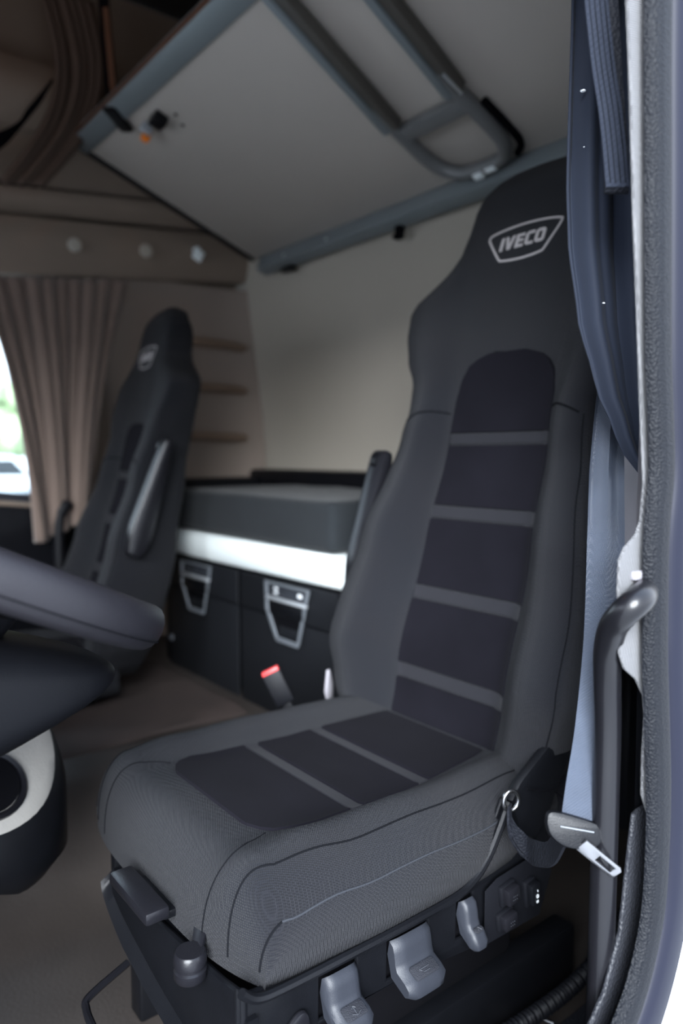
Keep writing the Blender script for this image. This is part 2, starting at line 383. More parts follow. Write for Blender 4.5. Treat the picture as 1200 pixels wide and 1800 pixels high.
# ---------------------------------------------------------------- driver's door opening (right edge of the picture)
def path_yz(tab, x, k=6): return catmull([(x, y, z) for y, z in tab], k)
seal_tab = [(-0.690, 2.05), (-0.694, 1.6), (-0.698, 1.408), (-0.708, 1.251), (-0.719, 1.085), (-0.729, 1.005), (-0.734, 0.955), (-0.729, 0.905), (-0.728, 0.862), (-0.731, 0.79), (-0.734, 0.741), (-0.743, 0.663), (-0.750, 0.597), (-0.752, 0.532), (-0.748, 0.467), (-0.734, 0.421), (-0.711, 0.380), (-0.675, 0.345), (-0.60, 0.29), (-0.50, 0.24)]
def sweep(tab, prof, x0):
    """profile (dx, dn) swept along a path in the YZ plane; dn is measured outwards from the opening"""
    P = path_yz(tab, x0); rows = []
    for i, p in enumerate(P):
        t = (P[min(i + 1, len(P) - 1)] - P[max(i - 1, 0)]).normalized()
        nrm = Vector((0, t.z, -t.y))      # t points down: t.z<0 -> normal towards -y
        rows.append([p + Vector((dx, 0, 0)) + nrm * dn for dx, dn in prof])
    mb = MB(); mb.grid(rows, closed_v=True, caps=True); return mb
pr_seal = [(0.005, 0.000), (0.0, 0.001), (-0.005, 0.007), (-0.007, 0.016), (-0.007, 0.027), (-0.004, 0.037), (0.002, 0.042), (0.02, 0.042)]
door = struct('door_1', sweep(seal_tab, [(0.02, 0.050), (0.006, 0.050), (0.0, 0.054), (-0.004, 0.066), (-0.004, 0.085), (0.0, 0.105), (0.006, 0.115), (0.02, 0.115)], 0.405), M['paint'])
obj('rubber_seal', sweep(seal_tab, pr_seal, 0.405), M['rubber'], door)
obj('seal_lip', sweep(seal_tab, [(0.018, 0.041), (0.001, 0.042), (0.0, 0.045), (0.004, 0.052), (0.018, 0.052)], 0.405), M['rubber_smooth'], door)
obj('outer_skin', sweep(seal_tab, [(0.04, 0.115), (0.010, 0.116), (0.018, 0.17), (0.04, 0.30), (0.06, 0.30)], 0.405), M['body_white'], door)
# woven cream textile on the pillar, behind the seal
left = [(-0.690, 2.05), (-0.695, 1.6), (-0.699, 1.418), (-0.706, 1.367), (-0.712, 1.313), (-0.724, 1.204), (-0.736, 1.113), (-0.746, 1.031), (-0.758, 0.939), (-0.754, 0.899), (-0.745, 0.884), (-0.724, 0.872), (-0.714, 0.859), (-0.713, 0.826), (-0.715, 0.798), (-0.719, 0.757), (-0.73, 0.738), (-0.754, 0.722), (-0.771, 0.7), (-0.776, 0.676), (-0.774, 0.63), (-0.775, 0.583), (-0.789, 0.556)]
outl = [(-y * 0.976, 0.97 + (z - 0.97) * 0.976) for y, z in left] + [(0.81, 0.58), (0.81, 2.05)]
mb = MB(); mb.plate(outl, (0.415, 0, 0), (0, -1, 0), (0, 0, 1), -0.008, 0.002)
obj('textile_trim', mb, M['textile'], door)
# lower black step trim inside the seal
mb = MB(); low = [(-0.775, 0.565), (-0.765, 0.562), (-0.755, 0.50), (-0.745, 0.43), (-0.715, 0.37), (-0.65, 0.31), (-0.55, 0.25), (-0.50, 0.21), (-0.62, 0.22), (-0.72, 0.30), (-0.80, 0.40), (-0.81, 0.565)]
mb.plate([(-y, z) for y, z in low], (0.428, 0, 0), (0, -1, 0), (0, 0, 1), -0.012, 0.003)
obj('sill_trim', mb, M['mat_black'], door)
# pale grey plastic pillar cover behind the belt
mb = MB(); rows = []
for i in range(12):
    z = 0.80 + 1.1 * i / 11
    rows.append([(0.46, -0.80, z), (0.47, -0.84, z), (0.485, -0.90, z), (0.52, -0.96, z), (0.58, -1.0, z), (0.66, -1.03, z), (0.67, -1.08, z), (0.45, -1.08, z)])
mb.grid(rows, closed_v=True, caps=True)
struct('trim_8', mb, M['trim_pale'])

# ================================================================ SEATS
XC = 0.96
c_tab = [(0.38, -0.975), (0.55, -1.012), (0.80, -1.085), (1.0, -1.138), (1.15, -1.165), (1.35, -1.195), (1.50, -1.225), (1.58, -1.25)]
w_tab = [(0.385, 0.17), (0.40, 0.215), (0.44, 0.25), (0.50, 0.280), (0.575, 0.298), (0.68, 0.293), (0.80, 0.275), (0.92, 0.248), (1.0, 0.232), (1.06, 0.226), (1.12, 0.238),
         (1.18, 0.268), (1.24, 0.290), (1.285, 0.295), (1.305, 0.284), (1.325, 0.255), (1.345, 0.220), (1.37, 0.190), (1.40, 0.170), (1.45, 0.154), (1.48, 0.146), (1.51, 0.132), (1.535, 0.108), (1.55, 0.075), (1.557, 0.03)]
A_tab = [(0.38, 0.03), (0.48, 0.07), (0.60, 0.092), (0.80, 0.083), (1.0, 0.058), (1.15, 0.037), (1.3, 0.018), (1.4, 0.0)]
T_tab = [(0.38, 0.13), (0.6, 0.15), (1.0, 0.13), (1.3, 0.115), (1.45, 0.11), (1.53, 0.085), (1.557, 0.05)]
wi_tab = [(0.40, 0.135), (0.55, 0.142), (0.75, 0.140), (0.95, 0.128), (1.08, 0.122), (1.12, 0.116), (1.15, 0.100), (1.168, 0.070), (1.176, 0.030)]
def back_y(x, z, lift=0.0):
    w = interp(w_tab, z); s = min(abs(x) / w, 1.0); T = interp(T_tab, z)
    wi = 0.14
    b = 0.0
    a = abs(x)
    if a > wi * 0.85:
        t = min(1, (a - wi * 0.85) / max(0.02, (w * 0.80 - wi * 0.85))); b = interp(A_tab, z) * (t * t * (3 - 2 * t))
    rnd = (T / 2) * (1 - (1 - s ** 5) ** (1 / 5.0)) if s < 1 else T / 2
    rz = 0.0
    if z > 1.47: q = min(1, (z - 1.47) / 0.087); rz = 0.035 * (1 - math.sqrt(max(0, 1 - q * q)))
    return interp(c_tab, z) + b - rnd - rz + lift

def back_surface_point(x, z, lift=0.002): return Vector((XC + x, back_y(x, z, lift), z))

def build_backrest(root):
    mb = MB(); zs = []
    z = 0.385
    while z < 1.557: zs.append(z); z += 0.0125 if z < 1.45 else 0.006
    zs.append(1.557); rows = []
    for z in zs:
        w = interp(w_tab, z); T = interp(T_tab, z); ring = []
        n = 36
        for i in range(n + 1):
            s = math.sin((-1 + 2 * i / n) * PI / 2)
            ring.append(Vector((XC + s * w, back_y(s * w, z), z)))
        yb = interp(c_tab, z) - T
        for i in range(1, 14):
            s = 1 - 2 * i / 14.0
            s2 = math.sin(s * PI / 2)
            rn = (T / 2) * (1 - (1 - abs(s2) ** 5) ** 0.2)
            ring.append(Vector((XC + s2 * w, yb + rn, z)))
        rows.append(ring)
    mb.grid(rows, closed_v=True, caps=True)
    return obj('backrest', mb, M['fabric'], root, angle=60)

def surf_patch(fn, us, vs_, tuck=0.004):
    """thin upholstery panel: fn(a,b)->point ; border dips in so it reads as sewn edge"""
    rows = []
    nu, nv = len(us), len(vs_)
    for i, a in enumerate(us):
        row = []
        for j, b in enumerate(vs_):
            e = (i in (0, nu - 1)) or (j in (0, nv - 1))
            row.append(fn(a, b, -tuck if e else 0.0035))
        rows.append(row)
    mb = MB(); mb.grid(rows); return mb

def edged(a, b, n, e=0.003):
    L = [a, a + (b - a) * e / abs(b - a)] + [a + (b - a) * i / n for i in range(1, n)] + [b - (b - a) * e / abs(b - a), b]
    return L

def build_insert(root, backrest):
    cuts = [0.44, 0.524, 0.551, 0.679, 0.705, 0.842, 0.867, 0.991, 1.014, 1.175]
    for k in range(len(cuts) - 1):
        z0, z1 = cuts[k], cuts[k + 1]; strip = k % 2 == 1
        def fn(z, s, lift, strip=strip):
            w = interp(wi_tab, z); x = s * w - 0.004 * 0
            sag = 0.0
            x -= 0.010
            return Vector((XC + x, back_y(x, z) + (lift if not strip else min(lift, 0.0015)) + 0.001, z))
        n = 14 if not strip else 3
        p = surf_patch(fn, edged(z0, z1, n, 0.0025), edged(-1, 1, 22, 0.02))
        obj('velvet_panel' if not strip else 'cross_strip', p, M['velvet'] if not strip else M['strip'], backrest,
            label=None)
    # seams
    def seam(pts, r=0.0013, m='seam'):
        mm = MB(); mm.tube([back_surface_point(x, z, 0.0) for x, z in pts], r, 6); obj('seam', mm, M[m], backrest)
    for sg in (-1, 1):
        wi = 0.121
        seam([(sg * (wi + (0.213 - wi) * i / 14), 1.055 + 0.012 * math.sin(PI * i / 14) - 0.012 * i / 14) for i in range(15)], 0.0022)
        seam([(sg * (interp(w_tab, z) * 0.965), z) for z in [0.42 + 0.02 * i for i in range(32)]], 0.0012)
    # thin outline around the insert
    out = [(-interp(wi_tab, z) - 0.010, z) for z in [0.44 + 0.0147 * i for i in range(50)]]
    out += [(interp(wi_tab, 1.1753) - 0.010, 1.1753)] + [(interp(wi_tab, z) - 0.010, z) for z in [1.1603 - 0.0147 * i for i in range(49)]]
    seam(out, 0.0016)

# IVECO badge printed on the headrest
def build_badge(root, backrest):
    zc, xc = 1.393, -0.012
    # frame: x measured to the viewer's right = -X in the world when looking at -Y from +Y side
    fr = [(-0.100, 0.018), (-0.094, 0.029), (-0.05, 0.0365), (0.0, 0.039), (0.05, 0.0365), (0.094, 0.029), (0.100, 0.018), (0.066, -0.034), (0.052, -0.043), (0.0, -0.047), (-0.052, -0.043), (-0.066, -0.034)]
    fr = [(a * 0.86, b * 0.80) for a, b in fr]
    P = catmull([(a, b, 0) for a, b in fr + [fr[0]]], 6)[:-1]
    mb = MB(); rows = []
    for i, p in enumerate(P):
        t = (P[(i + 1) % len(P)] - P[i - 1]).normalized(); nn = Vector((t.y, -t.x, 0))
        row = []
        for d, l in ((-0.0024, -0.001), (-0.0020, 0.0018), (0.0020, 0.0018), (0.0024, -0.001)):
            q = p + nn * d; row.append(back_surface_point(xc - q.x, zc + q.y, l))
        rows.append(row)
    mb.grid(rows, closed_u=True, closed_v=True)
    badge = obj('badge_frame', mb, M['logo'], backrest)
    # letters as bold slanted shapes, 5 units high
    L = {'I': [[(0, 0), (1.25, 0), (1.25, 5), (0, 5)]],
         'V': [[(0, 5), (1.35, 5), (2.3, 1.7), (3.2, 5), (4.5, 5), (2.95, 0), (1.55, 0)]],
         'E': [[(0, 0), (3.7, 0), (3.7, 1.0), (1.3, 1.0), (1.3, 2.05), (3.4, 2.05), (3.4, 3.0), (1.3, 3.0), (1.3, 4.0), (3.7, 4.0), (3.7, 5), (0, 5)]],
         'C': [[(1.2, 0), (3.8, 0), (3.8, 1.05), (1.6, 1.05), (1.3, 1.4), (1.3, 3.6), (1.6, 3.95), (3.8, 3.95), (3.8, 5), (1.2, 5), (0.35, 4.6), (0, 3.9), (0, 1.1), (0.35, 0.4)]],
         'O': [[(1.2, 0), (3.2, 0), (4.05, 0.4), (4.4, 1.1), (4.4, 3.9), (4.05, 4.6), (3.2, 5), (1.2, 5), (0.35, 4.6), (0, 3.9), (0, 1.1), (0.35, 0.4)],
               [(1.6, 1.1), (1.3, 1.4), (1.3, 3.6), (1.6, 3.9), (2.8, 3.9), (3.1, 3.6), (3.1, 1.4), (2.8, 1.1)]]}
    x0 = 0; sc_ = 0.0052; total = 1.25 + 4.5 + 3.7 + 3.8 + 4.4 + 4 * 0.75
    for ch in 'IVECO':
        t = MB(); t.plate(L[ch][0], (0, 0, 0), (1, 0, 0), (0, 1, 0), 0.3, 0.0, holes=L[ch][1:])
        bm = t.bm
        bmesh.ops.triangulate(bm, faces=bm.faces)
        for v in bm.verts:
            a = (v.co.x + x0 - total / 2 + v.co.y * 0.16 - 0.4) * sc_; b = (v.co.y - 2.5) * sc_
            v.co = back_surface_point(xc - a, zc - 0.001 + b, 0.0020 if v.co.z > 0.15 else -0.001)
        obj('letter', t, M['logo'], backrest, smooth=False)
        x0 += max(p[0] for p in L[ch][0]) + 0.75

# cushion -------------------------------------------------------
CY0, CY1 = -1.03, -0.475     # back end, start of the front roll
ZB = 0.352
def cush_w(y): return interp([(-1.03, 0.235), (-0.93, 0.262), (-0.80, 0.275), (-0.60, 0.276), (-0.50, 0.272), (-0.40, 0.268)], y)
def cush_top(x, y):
    w = cush_w(y); s = abs(x) / w
    zc = interp([(-1.03, 0.455), (-0.90, 0.452), (-0.75, 0.447), (-0.60, 0.452), (-0.50, 0.463), (-0.46, 0.465)], y)
    bo = 0.0
    if s > 0.5:
        t = min(1, (s - 0.5) / 0.25); bo = 0.036 * t * t * (3 - 2 * t) * interp([(-1.03, 0.4), (-0.9, 0.8), (-0.7, 1.0), (-0.55, 0.8), (-0.46, 0.35)], y)
    dr = 0.0
    if s > 0.70: t = (s - 0.70) / 0.30; dr = 0.060 * t ** 2.2
    return zc + bo - dr
def cush_pt(s, q, lift=0.0):
    """s in -1..1 across, q 0..1 along the top from back to front, 1..2 over the front roll"""
    if q <= 1:
        y = CY0 + (CY1 - CY0) * q; x = s * cush_w(y)
        return Vector((XC + x, y, cush_top(x, y) + lift))
    a = (q - 1) * PI / 2; R = 0.072
    corner = 0.030 * abs(s) ** 4
    y = CY1 + (R - corner) * math.sin(a) ** 0.9; w = cush_w(CY1) * (1 - 0.03 * (q - 1)); x = s * w
    zt = cush_top(s * cush_w(CY1), CY1)
    z = ZB + (zt - ZB) * (math.cos(a) ** 0.75 if q < 2 else 0)
    return Vector((XC + x, y + lift * math.sin(a), z + lift * math.cos(a)))
def build_cushion(root):
    mb = MB(); n = 40; qs = [i / 26 for i in range(27)] + [1 + i / 14 for i in range(1, 15)]
    rows = []
    for q in qs:
        row = []
        top = [cush_pt(math.sin((-1 + 2 * i / n) * PI / 2), q) for i in range(n + 1)]
        l, r = top[0], top[-1]
        row.append(Vector((l.x + 0.012, l.y, ZB - 0.004)))
        for t in (0.0, 0.3, 0.6, 0.85): row.append(Vector((l.x - 0.007 * math.sin(PI * t), l.y, ZB + (l.z - ZB) * t)))
        row += top
        for t in (0.85, 0.6, 0.3, 0.0): row.append(Vector((r.x + 0.007 * math.sin(PI * t), r.y, ZB + (r.z - ZB) * t)))
        row.append(Vector((r.x - 0.012, r.y, ZB - 0.004)))
        rows.append(row)
    mb.grid(rows, closed_v=True, caps=True)
    cu = obj('cushion', mb, M['fabric'], root, angle=70)
    # velvet insert in three panels with two cross strips; the front corners are rounded
    def halfw(q): # half width fraction
        return interp([(0.0, 0.50), (0.5, 0.545), (0.86, 0.56), (0.91, 0.53), (0.94, 0.46), (0.955, 0.34)], q)
    cuts = [0.10, 0.375, 0.415, 0.625, 0.670, 0.952]
    for k in range(5):
        strip = k % 2 == 1
        def fn(q, s, lift, strip=strip):
            return cush_pt(s * halfw(q), q, (lift if not strip else min(lift, 0.002)) + 0.0005)
        p = surf_patch(fn, edged(cuts[k], cuts[k + 1], 12 if not strip else 3, 0.005), edged(-1, 1, 24, 0.02), 0.003)
        obj('velvet_panel' if not strip else 'cross_strip', p, M['velvet'] if not strip else M['strip'], cu)
    def seam(pts, r=0.0010, m='seam'):
        mm = MB(); P = catmull([(a, b, 0) for a, b in pts], 8)
        mm.tube([cush_pt(p.x, p.y, 0.0003) for p in P], r, 6); obj('seam', mm, M[m], cu)
    for sg in (-1, 1):
        seam([(sg * 0.53, 0.93), (sg * 0.60, 1.02), (sg * 0.63, 1.3), (sg * 0.63, 1.6), (sg * 0.62, 1.95)])
        seam([(sg * 0.86, 0.15), (sg * 0.86, 0.5), (sg * 0.86, 0.8), (sg * 0.83, 1.0), (sg * 0.80, 1.3), (sg * 0.80, 1.6), (sg * 0.81, 1.95)], 0.0012)
        seam([(sg * 0.992, 0.12), (sg * 0.992, 0.4), (sg * 0.992, 0.7), (sg * 0.992, 0.95), (sg * 0.985, 1.2)], 0.0016, 'thread')
        seam([(sg * 0.985, 1.2), (sg * 0.985, 1.5), (sg * 0.985, 1.9)], 0.0014)
    seam([(sg * 0.56, 0.02) for sg in (-1, -0.5, 0, 0.5, 1)], 0.0015)
    return cu

def side_shroud(root, full=True):
    """lower plastic housing around the cushion with levers on the door side"""
    # door side panel outline in (d, z): d = -y
    top = [(0.396, 0.372), (0.415, 0.357), (0.45, 0.352), (0.55, 0.350), (0.65, 0.349), (0.74, 0.351), (0.78, 0.362), (0.81, 0.385), (0.835, 0.42), (0.855, 0.455)]
    bot = [(0.93, 0.46), (0.955, 0.40), (0.975, 0.34), (0.98, 0.30), (0.94, 0.245), (0.80, 0.245), (0.66, 0.262), (0.50, 0.268), (0.396, 0.262)]
    holes = []
    if full:
        for d0, d1 in ((0.513, 0.572), (0.625, 0.700), (0.758, 0.792)):
            holes.append([(d0, 0.262 + 0.012), (d1, 0.262 + 0.010), (d1, 0.333), (d0, 0.333)])
    mb = MB(); mb.plate(top + bot, (0.682, 0, 0), (0, -1, 0), (0, 0, 1), -0.03, 0.004, holes=holes)
    sh = obj('side_housing', mb, M['plastic'], root, angle=30)
    mb = MB(); mb.plate([(0.49, 0.268), (0.82, 0.262), (0.82, 0.340), (0.49, 0.340)], (0.70, 0, 0), (0, -1, 0), (0, 0, 1), -0.01); obj('recess_plate', mb, M['dark'], sh)
    # rolled top lip
    mb = MB(); mb.tube(catmull([(0.681, -d, z) for d, z in top], 5), 0.006, 8); obj('top_lip', mb, M['plastic'], sh)
    # front panel
    mb = MB(); mb.plate([(0.69, 0.20), (0.80, 0.215), (0.89, 0.228), (0.97, 0.243), (1.04, 0.265), (1.08, 0.295), (1.085, 0.32), (0.90, 0.335), (0.74, 0.352), (0.69, 0.362)], (0, -0.418, 0), (1, 0, 0), (0, 0, 1), -0.025, 0.006); obj('front_housing', mb, M['plastic'], root)
    mb = MB(); mb.plate([(0.43, 0.24), (0.98, 0.24), (0.98, 0.345), (0.43, 0.325)], (1.165, 0, 0), (0, -1, 0), (0, 0, 1), 0.02, 0.005); obj('side_housing', mb, M['plastic'], root)
    # recliner hinge cover rising along the backrest
    mb = MB(); mb.plate([(0.865, 0.452), (0.885, 0.476), (0.93, 0.502), (0.99, 0.535), (1.06, 0.60), (1.10, 0.66), (1.11, 0.62), (1.07, 0.54), (1.03, 0.49), (0.99, 0.45), (0.96, 0.40), (0.93, 0.37), (0.89, 0.39)], (0.672, 0, 0), (0, -1, 0), (0, 0, 1), -0.04, 0.010)
    hc = obj('hinge_cover', mb, M['plastic'], root)
    mb = MB(); mb.tube([(0.6715, -0.885, 0.470), (0.6715, -0.925, 0.455), (0.6715, -0.950, 0.45), (0.6715, -0.975, 0.43)], 0.0012, 5); obj('joint_line', mb, M['dark'], hc)
    mb = MB(); mb.plate([(0.96, 0.30), (1.10, 0.30), (1.14, 0.52), (1.06, 0.56), (1.0, 0.50)], (0.72, 0, 0), (0, -1, 0), (0, 0, 1), -0.02, 0.006); obj('rear_cover', mb, M['gloss'], root)
    return sh

def paddle(root, d0, d1, zt, zb, out, icon):
    """seat lever: curved upper skin flowing into a lower flared pad"""
    mb = MB(); rows = []
    prof = [(0.004, zt), (-0.003, zt - 0.005), (-0.006, zt - 0.015), (-0.008, zt - 0.028), (-0.011, zt - 0.036), (-0.012 - out, zb + 0.026), (-0.020 - out, zb + 0.012), (-0.019 - out, zb + 0.003), (-0.013 - out, zb), (0.0, zb + 0.012), (0.008, zt - 0.02)]
    for i in range(9):
        t = i / 8; d = d0 + (d1 - d0) * t; e = abs(2 * t - 1) ** 6
        rows.append([(0.684 + x + 0.006 * e, -d, z + (0.004 * e if z < zb + 0.02 else -0.004 * e)) for x, z in prof])
    mb.grid(rows, closed_v=True, caps=True)
    lv = obj('lever', mb, M['lever'], root, angle=50, label='grey lever paddle')
    # inset pad lying on the flared face
    dm, w = (d0 + d1) / 2, (d1 - d0) * 0.62
    a = Vector((0.684 - 0.0118, -dm, zt - 0.037)); b = Vector((0.684 - 0.0125 - out, -dm, zb + 0.026)); b = b + (b - a) * 0.25
    W = (a - b).normalized(); hgt = (a - b).length
    U = Vector((0, -1, 0)); N = U.cross(W)
    if N.x > 0: N = -N
    mb = MB(); o = (a + b) / 2
    mb.plate(rrect(w, hgt * 0.95, 0.004, 0, 0), o + N * 0.0010, U, W, 0.0014 * (1 if U.cross(W).x < 0 else -1), 0.0003)
    obj('grip_pad', mb, M['lever_pad'], lv)
    def stroke(pts):
        m = MB(); m.tube([o + N * 0.0034 + U * (x * 0.001) + W * (z * 0.001) for x, z in pts], 0.0005, 5); obj('icon_line', m, M['engrave'], lv)
    for pts in icon: stroke(pts)
    return lv

def switch(root, d, z, w, h, rocker=False):
    mb = MB(); ang = Matrix.Rotation(math.radians(-8), 3, 'X')
    mb.box((0.678, -d, z), (0.010, w * 1.25, h * 1.25), 0.003, ang)
    b = obj('switch', mb, M['plastic_soft'], root)
    m = MB(); m.box((0.670, -d, z + h * 0.05), (0.016, w, h), 0.0035, ang); obj('switch_cap', m, M['gloss'] if not rocker else M['plastic'], b)
    if rocker:
        ic = MB()
        ic.tube([(0.6612, -d + 0.0022 * math.cos(k * PI / 5), z + 0.000 + 0.0028 * math.sin(k * PI / 5)) for k in range(10)], 0.0005, 5, closed=True)
        for dd in (-0.0014, 0.0014): ic.tube([(0.6612, -d + dd, z - 0.0105), (0.6612, -d + dd, z - 0.0065)], 0.0005, 5)
        ic.tube([(0.6612, -d, z + 0.007), (0.6612, -d, z + 0.010)], 0.0005, 5)
        obj('symbol', ic, M['icon'], b)
    else:
        for k in range(6):
            ic = MB(); ic.lathe([(0.0007, 0), (0.0007, 0.0004)], (0.6616, -d - 0.004 + 0.004 * (k % 3), z + 0.002 - 0.005 * (k // 3)), (-1, 0, 0), 6); obj('icon_dot', ic, M['engrave'], b)

def armrest(root, x, y0, z0, y1, z1):
    """folded-up armrest: long rounded paddle"""
    P = Vector((x, y0, z0)); Q = Vector((x, y1, z1)); W = (Q - P).normalized(); L = (Q - P).length
    U = Vector((0, 1, 0)); U = (U - W * U.dot(W)).normalized()
    outl = [(-0.018, 0.0), (-0.030, 0.03), (-0.036, 0.08), (-0.030, L * 0.5), (-0.020, L * 0.85), (-0.012, L), (0.012, L), (0.020, L * 0.85), (0.028, L * 0.5), (0.034, 0.08), (0.028, 0.03), (0.018, 0.0)]
    outl = [(p.x, p.y) for p in catmull([(a, b, 0) for a, b in outl + [outl[0]]], 4)[:-1]]
    mb = MB(); mb.plate(outl, P - U.cross(W) * 0.0275, U, W, 0.055, 0.012)
    a = obj('armrest', mb, M['gloss'], root)
    mb = MB(); mb.lathe([(0.001, 0), (0.02, 0.0), (0.022, 0.01), (0.02, 0.02), (0.001, 0.021)], (x - 0.01, y1 + 0.01, z1 - 0.02), (1, 0, 0), 16); obj('pivot', mb, M['plastic'], a)
    return a

def seat_base(root, full=True):
    mb = MB(); mb.box((XC + 0.01, -0.74, 0.185), (0.40, 0.50, 0.15), 0.02); obj('suspension_box', mb, M['dark'], root)
    mb = MB()
    mb.box((0.767, -0.80, 0.060), (0.045, 0.66, 0.12), 0.006); obj('base_rail', mb, M['plastic'], root)
    mb = MB(); mb.box((1.17, -0.80, 0.060), (0.045, 0.66, 0.12), 0.006); obj('base_rail', mb, M['plastic'], root)

seat = empty('driver_seat', (XC, -0.72, 0.0), 'large black and grey driver seat with side levers, in front beside the open door', 'seat')
bk = build_backrest(seat); build_insert(seat, bk); build_badge(seat, bk)
build_cushion(seat); sh = side_shroud(seat); seat_base(seat)
up_arrow = [[(-8, 0), (8, 0)], [(-4, 3), (-8, 0), (-4, -3)]]
paddle(seat, 0.517, 0.569, 0.330, 0.262, 0.014, [[(-6, -4), (0, -7), (7, -4)], [(0, -6), (0, 5)], [(-3, 2), (0, 5), (3, 2)]])
paddle(seat, 0.629, 0.697, 0.331, 0.262, 0.014, [[(-9, 1), (8, 1)], [(-6, 4), (-9, 1), (-6, -2)], [(-4, -4), (6, -4)]])
paddle(seat, 0.762, 0.790, 0.333, 0.268, 0.006, [[(-3, -3), (0, 3), (3, -3)]])
# round-ended lever at the front end of the housing
mb = MB(); mb.plate([(p.x, p.y) for p in catmull([(0.452, 0.20, 0), (0.445, 0.25, 0), (0.455, 0.285, 0), (0.478, 0.305, 0), (0.492, 0.295, 0), (0.494, 0.25, 0), (0.494, 0.20, 0), (0.452, 0.20, 0)], 5)[:-1]], (0.678, 0, 0), (0, -1, 0), (0, 0, 1), -0.02, 0.005)
obj('lever', mb, M['gloss'], seat)
mb = MB(); mb.plate([(0.805, 0.252), (0.935, 0.248), (0.965, 0.31), (0.93, 0.352), (0.83, 0.345), (0.805, 0.335)], (0.680, 0, 0), (0, -1, 0), (0, 0, 1), -0.003, 0.001); obj('switch_plate', mb, M['plastic_soft'], seat)
switch(seat, 0.850, 0.318, 0.026, 0.026); switch(seat, 0.845, 0.280, 0.028, 0.022); switch(seat, 0.903, 0.300, 0.020, 0.034, True)
armrest(seat, 1.285, -1.06, 0.66, -1.135, 0.975)
# front tray handle, round knob and fascia
mb = MB(); mb.box((0.912, -0.374, 0.384), (0.125, 0.034, 0.018), 0.005); th = obj('front_handle', mb, M['gloss'], seat)
mb = MB(); mb.box((0.912, -0.402, 0.372), (0.10, 0.03, 0.012), 0.003); obj('handle_stem', mb, M['plastic'], th)
mb = MB(); mb.lathe([(0.001, 0), (0.018, 0.0), (0.020, 0.003), (0.020, 0.012), (0.0175, 0.014), (0.0175, 0.017), (0.020, 0.019), (0.020, 0.031), (0.0175, 0.034), (0.001, 0.035)], (0.780, -0.383, 0.340), (0, 0, 1), 24)
mb.plate([(-0.012, 0), (0.012, 0), (0.02, 0.02), (0.0, 0.055), (-0.012, 0.03)], (0.787, -0.395, 0.373), (1, 0, -0.1), (0.5, -0.5, 0.2), 0.008, 0.002)
obj('turn_knob', mb, M['gloss'], seat)
mb = MB(); rows = []
lowc = catmull([(0.695, 0, 0.200), (0.80, 0, 0.208), (0.89, 0, 0.220), (0.97, 0, 0.238), (1.04, 0, 0.258), (1.085, 0, 0.280), (1.095, 0, 0.298)], 5)
for p in lowc:
    zt = 0.33 if p.x > 0.9 else 0.33; e = max(0.15, min(1, (1.12 - p.x) / 0.12))
    rows.append([(p.x, -0.42, p.z), (p.x, -0.400, p.z - 0.002), (p.x, -0.392 + 0.004 * e, p.z + 0.004), (p.x, -0.390 + 0.006 * e, p.z + 0.012), (p.x - 0.004, -0.400, p.z + 0.022), (p.x - 0.01, -0.405, max(p.z + 0.025, zt)), (p.x - 0.01, -0.42, max(p.z + 0.025, zt))])
mb.grid(rows, closed_v=True, caps=True); obj('front_fascia', mb, M['plastic'], seat)
mb = MB(); mb.tube(catmull([(1.02, -0.40, 0.215), (1.00, -0.335, 0.205), (0.985, -0.325, 0.200), (0.95, -0.322, 0.196), (0.88, -0.322, 0.186), (0.80, -0.325, 0.18), (0.78, -0.335, 0.18), (0.775, -0.40, 0.18)], 5), 0.0055, 8)
obj('slide_bar', mb, M['blackmetal'], seat)
# buckle on the aisle side
BK = Vector((1.285, -0.845, 0.480)); up = Vector((0.25, 0.35, 0.90)).normalized()
rot = up.to_track_quat('Z', 'X').to_matrix()
mb = MB(); mb.box(BK, (0.042, 0.022, 0.075), 0.005, rot); mb.box(BK - up * 0.06, (0.02, 0.008, 0.07), 0.002, rot); bkl = obj('belt_buckle', mb, M['plastic_soft'], seat)
mb = MB(); mb.box(BK + up * 0.038, (0.038, 0.018, 0.012), 0.003, rot); obj('release_button', mb, M['red'], bkl, label='red release button')
mb = MB(); mb.plate([(-0.010, -0.03), (0.012, -0.03), (0.018, 0.0), (0.010, 0.035), (0.002, 0.035), (-0.014, -0.01)], (1.262, -0.955, 0.468), (0.4, -0.9, 0), (0, 0.1, 1), 0.008, 0.003)
obj('hinge_flap', mb, M['trim_pale'], seat, label='pale grey plastic flap')

# ---------------------------------------------------------------- passenger seat: own copy of the seat shapes
def copy_tree(o, parent=None):
    c = o.copy(); C.objects.link(c); c.parent = parent
    for ch in [k for k in o.children]: copy_tree(ch, c)
    return c
pseat = empty('passenger_seat', (XC, -0.72, 0.0), 'smaller blurred passenger seat on the far side, in front of the brown curtain', 'seat')
for ch in list(seat.children):
    if ch.name.split('.')[0] in ('backrest', 'cushion', 'suspension_box', 'base_rail'):
        copy_tree(ch, pseat)
armrest(pseat, 0.655, -1.06, 0.775, -1.17, 1.115)
mb = MB(); mb.box((1.02, -0.72, 0.26), (0.52, 0.52, 0.20), 0.03); obj('seat_housing', mb, M['plastic'], pseat)
mb = MB(); mb.box((0.735, -0.50, 0.15), (0.01, 0.10, 0.035), 0.004); obj('base_patch', mb, M['latch'], pseat)  # small pale bluish patch on the seat base
mb = MB(); mb.box((0.70, -0.94, 0.64), (0.022, 0.042, 0.05), 0.005); bb = obj('belt_buckle', mb, M['plastic_soft'], pseat)
mb = MB(); mb.box((0.70, -0.93, 0.672), (0.020, 0.038, 0.014), 0.003); obj('release_button', mb, M['red'], bb, label='red release button')
